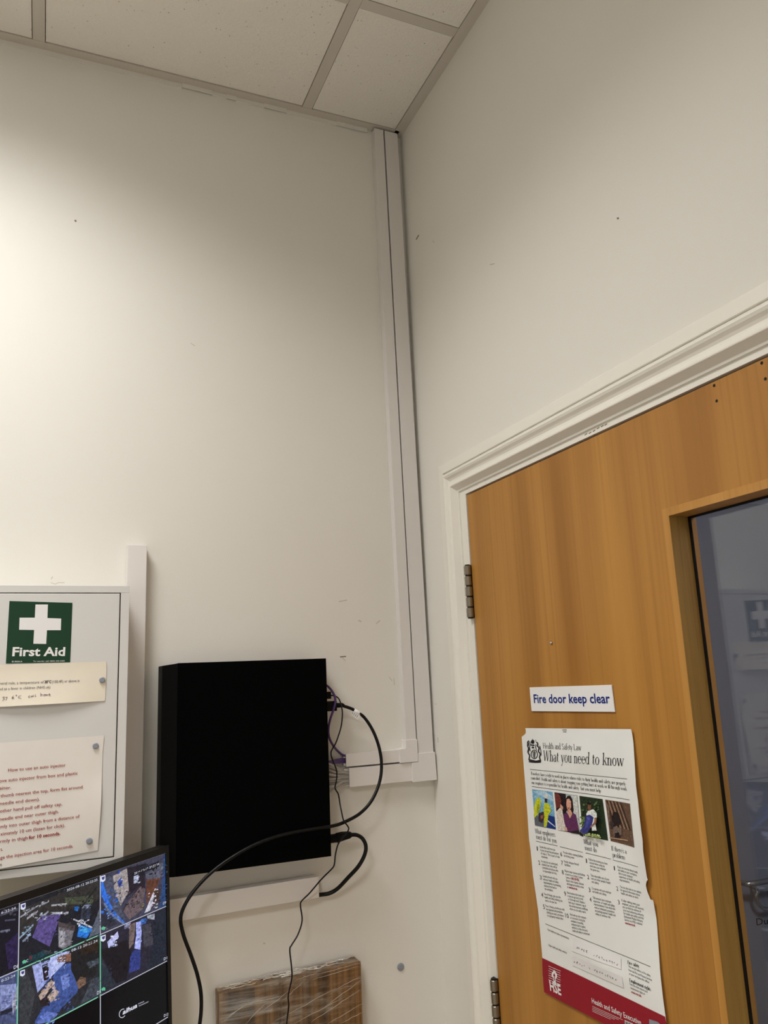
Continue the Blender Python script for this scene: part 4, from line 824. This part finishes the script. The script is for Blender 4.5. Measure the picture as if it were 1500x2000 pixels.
def wp(p):   # relief of the curling poster
    u = (-.377-p.y)/.297; v = (1.537-p.z)/.425
    e = max(0, u-.80)/.2
    r = .0008+0.0022*max(0, math.sin(v*7.0+u*2.2))**2*u+.0075*e*e*max(0, math.sin(math.pi*min(1, max(0, (v-.02)/.55))))+.004*e*max(0, v-.6)
    r += .0026*math.exp(-((u-.62)/.16)**2-((v-.10)/.05)**2)+.0032*math.exp(-((u-.6)/.22)**2-((v-.80)/.035)**2)
    return r+.003*max(0, v-.86)
def c5(x, y): return (1020+x/5, 1600+y/5)
def dens(L, n):
    tot = [0]
    for a, b in zip(L, L[1:]): tot.append(tot[-1]+math.hypot(b[0]-a[0], b[1]-a[1]))
    out = []
    for k in range(n+1):
        s_ = tot[-1]*k/n; i = max(j for j in range(len(tot)-1) if tot[j] <= s_+1e-9); u = (s_-tot[i])/(tot[i+1]-tot[i]); out.append((L[i][0]*(1-u)+L[i+1][0]*u, L[i][1]*(1-u)+L[i+1][1]*u))
    return out
# bottom right corner lies below the picture: carry the right edge on to the true A3 length
bot_r = (1322, 2072)
left = [c8(125, 478), c8(130, 500), c8(129, 525), c8(112, 545), c8(92, 556), c8(108, 800), c8(140, 1200), c8(160, 1500), c5(85, 300), c5(110, 560), c5(140, 760), c5(160, 900), c5(200, 1350), c5(205, 1540), c5(222, 1690)]
right = [c8(1102, 487), c8(1112, 535), c8(1165, 1000), c8(1195, 1150), c8(1245, 1500), c5(1225, 300), c5(1252, 575), c5(1262, 582), c5(1240, 602), c5(1230, 640), c5(1240, 705), c5(1262, 762), c5(1275, 792), c5(1298, 784), c5(1330, 1150), c5(1365, 1500), c5(1420, 1915), (1306, 2000), bot_r]
po = sheet('safety_poster', PD, (-1, 0, 0), dens(left, 150), dens(right, 150), 150, 38, wp, POSTER, 'creased white health and safety law poster with a crimson foot on the door', 'poster', dens(right[:7]+right[13:], 150))
N_ = (-1, 0, 0)
# crimson foot
bm = bmesh.new(); g = []
pr = Print(PD, N_, .0004, wp)
nb = 24
tl, tr_, br_, bl_ = c5(200, 1352), c5(1419, 1922), (bot_r[0]-.3, bot_r[1]-.5), c5(222, 1688)
bl_mid = c5(206, 1540)
for i in range(nb):
    for j in range(6):
        def q(u, v):
            a = (tl[0]+(bl_mid[0]-tl[0])*min(1, v*2)+(bl_[0]-bl_mid[0])*max(0, v*2-1), tl[1]+(bl_[1]-tl[1])*v); b = (tr_[0]+(br_[0]-tr_[0])*v, tr_[1]+(br_[1]-tr_[1])*v)
            return (a[0]+(b[0]-a[0])*u, a[1]+(b[1]-a[1])*u)
        pr.poly([q(i/nb, j/6), q((i+1)/nb, j/6), q((i+1)/nb, (j+1)/6), q(i/nb, (j+1)/6)])
pr.build('crimson_band', CRIM, po)
pr = Print(PD, N_, .0009, wp)
pr.text('HSE', c5(284, 1668), c5(394, 1717), 18, bold=.03); pr.build('publisher_initials', WHITEP, po)
for k in range(8):
    pr = Print(PD, N_, .0009, wp); y = 1455+22*k; wdt = 60 if k % 2 == 0 else 56
    pr.line(c5(325-wdt, y-.42*wdt+2), c5(325+wdt, y+.42*wdt+2), .75, 4); pr.build('logo_bar', WHITEP, po)
pr = Print(PD, N_, .0009, wp); pr.text('Health and Safety Executive', c5(697, 1790), c5(1186, 2008), 9.5, bold=.008); pr.build('publisher_name', WHITEP, po)
for k in range(4):
    pr = Print(PD, N_, .0009, wp); pr.line(c5(700, 1822+16*k), c5(1000-40*k, 1955+16*k-18*k), .6, 4); pr.build('small_print', WHITEP, po)
pr = Print(PD, N_, .0009, wp); pr.poly([c5(1018, 1956), c5(1100, 1992), c5(1104, 2060), c5(1022, 2024)]); pr.build('bar_field', WHITEP, po)
pr = Print(PD, N_, .0012, wp)
pr.poly([c5(*q) for q in ((322, 1468), (350, 1510), (352, 1540), (338, 1560), (340, 1608), (318, 1600), (316, 1552), (298, 1530), (300, 1500))]); pr.build('lettering', WHITEP, po)
pr = Print(PD, N_, .0015, wp)
pr.poly([c5(*q) for q in ((325, 1498), (336, 1530), (329, 1532), (331, 1575), (324, 1572), (322, 1530), (314, 1524))]); pr.build('lettering', CRIM, po)
pr = Print(PD, N_, .0013, wp)
for k in range(9): x = 1024+9*k; pr.line(c5(x, 1964+4*k), c5(x+3, 2015+4*k), .5+.4*(k % 3), 1)
pr.build('bar_marks', INK, po)
pr = Print(PD, N_, .0009, wp); pr.poly([c5(*q) for q in ((1262, 1946), (1345, 1972), (1395, 2012), (1350, 2040), (1264, 2000))]); pr.build('silver_patch', MAG, po)
# headings
pr = Print(PD, N_, .0004, wp)
pr.serif('Health and Safety Law', c8(292, 664), c8(655, 682), 10.6); pr.serif('What you need to know', c8(302, 778), c8(1048, 828), 19.5, .22)
for s_, a, b in (('What employers', (132, 135), (328, 172)), ('must do for you', (142, 190), (342, 233)), ('What you', (605, 238), (748, 268)), ('must do', (618, 297), (735, 324)), ("If there's a", (878, 303), (1029, 337)), ('problem', (889, 366), (1012, 394))): pr.serif(s_, c5(*a), c5(*b), 8.4, 0, 1.1)
for s_, a, b in (('Fire safety', (1042, 1410), (1156, 1448)), ('Employment rights', (1068, 1580), (1279, 1674))): pr.serif(s_, c5(*a), c5(*b), 6.2, 0, 1.7)
for a, b in (((170, 855), (1070, 943)), ((188, 1012), (1095, 1133))): pr.line(c8(*a), c8(*b), .8, 12)
for a, b in (((140, 213), (350, 260)), ((372, 267), (597, 323)), ((625, 328), (870, 388)), ((892, 397), (1153, 463)), ((232, 1020), (740, 1226)), ((740, 1226), (1268, 1437))): pr.line(c5(*a), c5(*b), .8, 10)
pr.build('headings', INK, po)
# body text
pr = Print(PD, N_, .0004, wp)
def redtext(t_, a_, b_, h_): q_ = Print(PD, N_, .0005, wp); q_.text(t_, a_, b_, h_, bold=.03); q_.build('red_text', INKC, po)
for s_, a, b in (("'All workers have a right to work in places where risks to their health and safety are properly", (172, 904), (1055, 1003)), ('controlled. Health and safety is about stopping you getting hurt at work or ill through work.', (180, 946), (1068, 1050)), ('Your employer is responsible for health and safety, but you must help.', (186, 988), (820, 1066))): pr.serif(s_, c8(*a), c8(*b), 5.6, 0, 1.2)
cols = [(.215, 5.75, [('1', (150, 305), (178, 277), 'Decide what could harm you|in your job and the precautions|to stop it. This is part of risk|assessment.'), ('2', (165, 442), (192, 417), 'In a way you can understand,|explains how risks will be|controlled and tell you who|is responsible for this.'),
                        ('3', (180, 585), (206, 562), 'Consult and work with you|and your health and safety|representatives in protecting|everyone from harm in|the workplace.'), ('4', (195, 757), (220, 738), 'Free of charge, give you the|health and safety training you|need to do your job.'), ('5', (212, 873), (235, 854), 'Free of charge, provide you with|any equipment and protective|clothing you need, and ensure|it is properly looked after.')]),
        (.225, 5.5, [('6', (380, 358), (407, 332), 'Provide toilets, washing facilities|and drinking water.'), ('7', (388, 443), (415, 420), 'Provide adequate first-aid|facilities.'), ('8', (395, 535), (422, 512), 'Report major injuries and fatalities|at work to our Incident Contact|Centre on *0345 300 9923.|Report other injuries, diseases|and dangerous incidents online|at *www.hse.gov.uk.'),
                     ('9', (418, 745), (445, 725), 'Have insurance that covers you|in case you get hurt at work|or ill through work. Display a|hard copy or electronic copy of|the current insurance certificate|where you can easily read it.'), ('10', (428, 958), (472, 938), "Work with any other employers|or contractors sharing the|workplace or providing|employees (such as agency|workers), so that everyone's|health and safety is protected.")]),
        (.245, 6.5, [('1', (630, 425), (657, 400), 'Follow the training you have|received when using any|work items your employer|has given you.'), ('2', (643, 582), (675, 555), "Take reasonable care of your|own and other people's health|and safety."), ('3', (657, 708), (688, 682), 'Co-operate with your employer|on health and safety.'),
                     ('4', (667, 803), (697, 774), 'Tell someone (your employer,|supervisor, or health and safety|representative) if you think the|work or inadequate precautions|are putting anyone\'s health and|safety at serious risk.')]),
        (.265, 6.7, [('1', (903, 497), (937, 472), 'If you are worried about health|and safety in your workplace,|talk to your employer,|supervisor, or health and safety|representative.'), ('2', (928, 695), (962, 667), 'You can also look at our website|for general information about|health and safety at work.'),
                     ('3', (943, 828), (977, 800), "If, after talking with your|employer, you are still worried,|you can find the address of|your local enforcing authority|for health and safety and the|Employment Medical Advisory|Service via HSE's website:|*www.hse.gov.uk.")])]
for sl_, cw, items in cols:
    for num, pn, pt, body in items:
        nw = 17*len(num)-(8 if num == '1' else 0); pr.text(num, c5(*pn), c5(pn[0]+nw, pn[1]+nw*sl_), 8.2)
        for k, ln in enumerate(body.split('|')):
            x, y = pt[0]+5*k, pt[1]+31.5*k
            parts = ln.split('*')
            for q, tpart in enumerate(parts):
                if not tpart: continue
                tpart = tpart.strip(); wd = len(tpart)*cw; (redtext if q else pr.text)(tpart, c5(x, y), c5(x+wd, y+wd*sl_), 4.4)
                x += wd+cw; y += (wd+cw)*sl_
for s_, a, b in (('Your health and safety representatives:', (253, 1085), (465, 1174)), ('Other health and safety contacts:', (263, 1237), (445, 1314)), ('You can get advice on fire safety', (1050, 1440), (1272, 1535)), ('from the Fire and Rescue Services', (1055, 1477), (1288, 1577)), ('or your workplace fire officer.', (1062, 1512), (1265, 1600)),
                 ('Find out more about your', (1072, 1612), (1250, 1692)), ('employment rights at', (1078, 1650), (1220, 1712))): pr.text(s_, c5(*a), c5(*b), 4.2)
redtext('www.gov.uk.', c5(1083, 1690), c5(1186, 1732), 4.4)
pr.build('body_text', INK, po)
# photographs
def photo(quad, polys): polyart('photograph', PD, N_, [(quad[0], quad[1])]+polys, PRINT, po, .0004, .00007, wp)
E8 = lambda L: [c8(*q) for q in L]
photo(((118, 172, 208), E8([(190, 1037), (377, 1062), (407, 1407), (217, 1370)])), [(c, E8(p)) for c, p in [((176, 208, 226), [(195, 1055), (300, 1052), (376, 1100), (385, 1150), (250, 1090)]), ((150, 196, 220), [(200, 1110), (240, 1090), (380, 1190), (390, 1230)]), ((96, 100, 108), [(207, 1270), (300, 1300), (310, 1388), (217, 1368)]), ((18, 48, 120), [(330, 1270), (396, 1290), (406, 1405), (322, 1388)]), ((200, 210, 226), [(325, 1310), (400, 1375), (402, 1385), (325, 1325)]),
    ((204, 208, 40), [(222, 1140), (252, 1108), (272, 1135), (268, 1200), (250, 1262), (212, 1300), (208, 1210)]), ((150, 160, 40), [(240, 1180), (262, 1170), (255, 1250), (235, 1262)]), ((198, 204, 44), [(305, 1160), (345, 1168), (368, 1238), (345, 1262), (325, 1380), (300, 1382), (302, 1300), (295, 1220)]), ((226, 226, 220), [(308, 1082), (325, 1072), (340, 1090), (335, 1125), (308, 1118)]), ((60, 50, 50), [(308, 1118), (332, 1125), (328, 1160), (310, 1158)]), ((56, 46, 54), [(252, 1258), (298, 1240), (305, 1290), (285, 1345), (252, 1330)]), ((150, 90, 70), [(270, 1280), (298, 1270), (295, 1300), (275, 1310)])]])
photo(((36, 26, 32), E8([(395, 1065), (605, 1095), (632, 1452), (427, 1412)])), [(c, E8(p)) for c, p in [((186, 192, 188), [(500, 1082), (604, 1096), (630, 1440), (545, 1300), (505, 1250)]), ((206, 208, 204), [(560, 1100), (603, 1098), (618, 1300), (575, 1260)]), ((34, 24, 30), [(500, 1125), (515, 1098), (540, 1095), (560, 1130), (572, 1230), (560, 1275), (535, 1262), (500, 1230)]), ((216, 160, 136), [(508, 1130), (530, 1122), (548, 1150), (548, 1205), (528, 1238), (510, 1215), (504, 1170)]), ((180, 90, 84), [(512, 1205), (535, 1202), (530, 1220), (515, 1220)]),
    ((210, 158, 136), [(512, 1230), (545, 1225), (560, 1262), (535, 1310)]), ((98, 46, 88), [(485, 1262), (512, 1248), (540, 1312), (562, 1250), (592, 1270), (610, 1350), (626, 1442), (505, 1418), (470, 1330)]), ((112, 52, 46), [(398, 1078), (425, 1072), (452, 1100), (462, 1150), (445, 1200), (412, 1215), (404, 1150)]), ((216, 206, 196), [(412, 1245), (448, 1205), (470, 1230), (488, 1340), (510, 1422), (428, 1410)]), ((220, 170, 148), [(452, 1170), (478, 1200), (475, 1225), (450, 1215)]), ((30, 26, 30), [(540, 1425), (620, 1410), (631, 1450), (545, 1436)]), ((222, 176, 150), [(488, 1395), (510, 1385), (518, 1422), (495, 1420)])]])
p3 = [c8(622, 1097), c8(835, 1128), c5(845, 209), c5(598, 158)]
rnd = random.Random(5); blobs = []
def blob(cx, cy, r, c): blobs.append((c, [c8(cx+r*math.cos(a*math.pi/4), cy+r*math.sin(a*math.pi/4)) for a in range(8)]))
for k in range(46): blob(rnd.uniform(645, 815), rnd.uniform(1130, 1260), rnd.uniform(5, 11), rnd.choice([(70, 92, 52), (30, 44, 30), (96, 112, 70), (52, 70, 44)]))
for k in range(26): blob(rnd.uniform(648, 700), rnd.uniform(1290, 1385), rnd.uniform(6, 10), rnd.choice([(120, 146, 84), (90, 116, 60), (150, 168, 108)]))
for k in range(36):
    vx = rnd.uniform(690, 845); blob(vx, rnd.uniform(1430, 1452)+(vx-690)*.18, rnd.uniform(7, 10), rnd.choice([(176, 194, 126), (146, 168, 92), (196, 208, 150)]))
photo(((40, 54, 36), p3), blobs+[(c, E8(p)) for c, p in [((226, 230, 226), [(722, 1262), (735, 1232), (788, 1215), (818, 1250), (822, 1290), (795, 1300), (818, 1410), (775, 1412), (770, 1300), (730, 1290)]), ((124, 82, 60), [(735, 1162), (765, 1165), (768, 1205), (752, 1232), (738, 1212)]), ((26, 22, 22), [(722, 1160), (745, 1145), (768, 1165), (762, 1180), (735, 1170)]), ((56, 58, 128), [(720, 1275), (755, 1265), (792, 1290), (772, 1370), (730, 1435), (690, 1440), (665, 1410), (700, 1370)]), ((80, 84, 160), [(730, 1285), (760, 1290), (740, 1370), (710, 1400)]), ((150, 104, 80), [(800, 1292), (820, 1290), (815, 1345), (765, 1385), (762, 1372), (798, 1335)]), ((26, 32, 28), [(665, 1410), (690, 1440), (700, 1470), (665, 1455)])]])
p4 = [c8(858, 1132), c8(1100, 1168), c5(1118, 274), c5(870, 212)]
beams = [((150, 120, 96) if k % 2 else (64, 46, 40), [c8(868+16*k, 1140+2*k), c8(880+16*k, 1142+2*k), c8(952+14*k+6*k, 1380+4*k), c8(936+14*k+6*k, 1380+4*k)]) for k in range(9)]
photo(((104, 78, 62), p4), beams+[(c, E8(p)) for c, p in [((120, 98, 84), [(872, 1150), (900, 1200), (905, 1330), (895, 1360)]), ((38, 30, 30), [(925, 1290), (935, 1245), (970, 1245), (990, 1270), (1010, 1350), (985, 1372), (950, 1370), (925, 1330)]), ((60, 50, 50), [(905, 1330), (940, 1340), (950, 1400), (910, 1400)]), ((112, 96, 88), [(940, 1380), (1010, 1390), (1020, 1450), (960, 1480), (935, 1440)]), ((36, 28, 28), [(950, 1440), (990, 1430), (1000, 1480), (955, 1486)]), ((170, 140, 112), [(905, 1475), (1080, 1500), (1085, 1512), (905, 1486)])]])
# royal arms: crown, shield and two supporters as a dark engraving
pr = Print(PD, N_, .0005, wp)
def e8(L): pr.poly(E8(L))
e8([(183, 590), (190, 585), (193, 572), (197, 585), (206, 588), (212, 605), (204, 622), (182, 620), (177, 604)]); e8([(176, 626), (212, 630), (213, 642), (177, 638)]); e8([(186, 646), (206, 648), (210, 664), (186, 662)])
for cx in (0,):
    pr.path(E8([(160, 592), (150, 606), (158, 622), (150, 648), (162, 668), (152, 700), (168, 730), (160, 770)]), 2.4); pr.path(E8([(148, 600), (146, 640), (156, 660), (148, 700)]), 1.4); pr.path(E8([(168, 600), (172, 630), (165, 655), (174, 690)]), 1.5)
    pr.path(E8([(232, 606), (244, 622), (238, 642), (256, 660), (246, 690), (266, 712), (258, 746), (270, 780)]), 2.4); pr.path(E8([(222, 585), (228, 612)]), .8); pr.path(E8([(260, 640), (270, 680), (274, 730)]), 1.4); pr.path(E8([(226, 625), (222, 655), (232, 680)]), 1.4)
    for k in range(8):
        a, b = k*45, k*45+48
        pr.path([c8(210+30*math.cos(math.radians(t_)), 718+40*math.sin(math.radians(t_))) for t_ in (a, (a+b)/2, b)], 1.5)
    for k in range(5): pr.path(E8([(190+2*k, 694+12*k), (228-2*k, 698+12*k)]), 1.2)
    pr.path(E8([(210, 685), (210, 752)]), 1.2)
    for k in range(3): pr.path(E8([(160, 764+11*k), (190, 772+9*k), (225, 780+6*k), (272, 770+10*k)]), 1.9)
pr.build('crest', INK, po)
# name strips taped to the poster, with pen strokes
for quad, scr_ in (([(515, 1160), (860, 1302), (975, 1350), (988, 1462), (700, 1352), (497, 1284)], 0), ([(505, 1330), (1000, 1530), (1010, 1642), (497, 1424)], 1)):
    pr = Print(PD, N_, .0010, wp)
    a, b, c_, d_ = quad[0], quad[-4 if scr_ == 0 else 1], quad[-3 if scr_ == 0 else 2], quad[-1]
    if scr_ == 0: b, c_ = quad[2], quad[3]
    for i in range(8):
        L_ = lambda p, q, u: (p[0]+(q[0]-p[0])*u, p[1]+(q[1]-p[1])*u)
        pr.poly([c5(*L_(a, b, i/8)), c5(*L_(a, b, (i+1)/8)), c5(*L_(d_, c_, (i+1)/8)), c5(*L_(d_, c_, i/8))])
    strip_ = pr.build('name_strip', WHITEP, po)
    pr = Print(PD, N_, .0014, wp); rnd = random.Random(20+scr_)
    n = 17; x0, y0, dx, dy, hh = ((540, 1262, 25, 10.2, 26) if scr_ == 0 else (515, 1400, 26, 10.4, 24))
    for k in range(n):
        x, y = x0+dx*k, y0+dy*k
        if k in (5, 7 if scr_ else 6): continue
        pts = [c5(x+rnd.uniform(0, 15), y+rnd.uniform(-hh, 2)) for _ in range(rnd.choice((3, 4, 4)))]
        pr.path(pts, 1.0 if scr_ == 0 and k < 9 else .75)
    pr.build('handwriting', PEN if scr_ == 0 else INKG, strip_)
# staple at the top edge
pr = Print(PD, N_, .0010, wp); pr.line(c8(470, 495), c8(512, 492), 1.0, 2); pr.line(c8(478, 512), c8(508, 509), 1.0, 2); pr.build('staple', INKG, po)
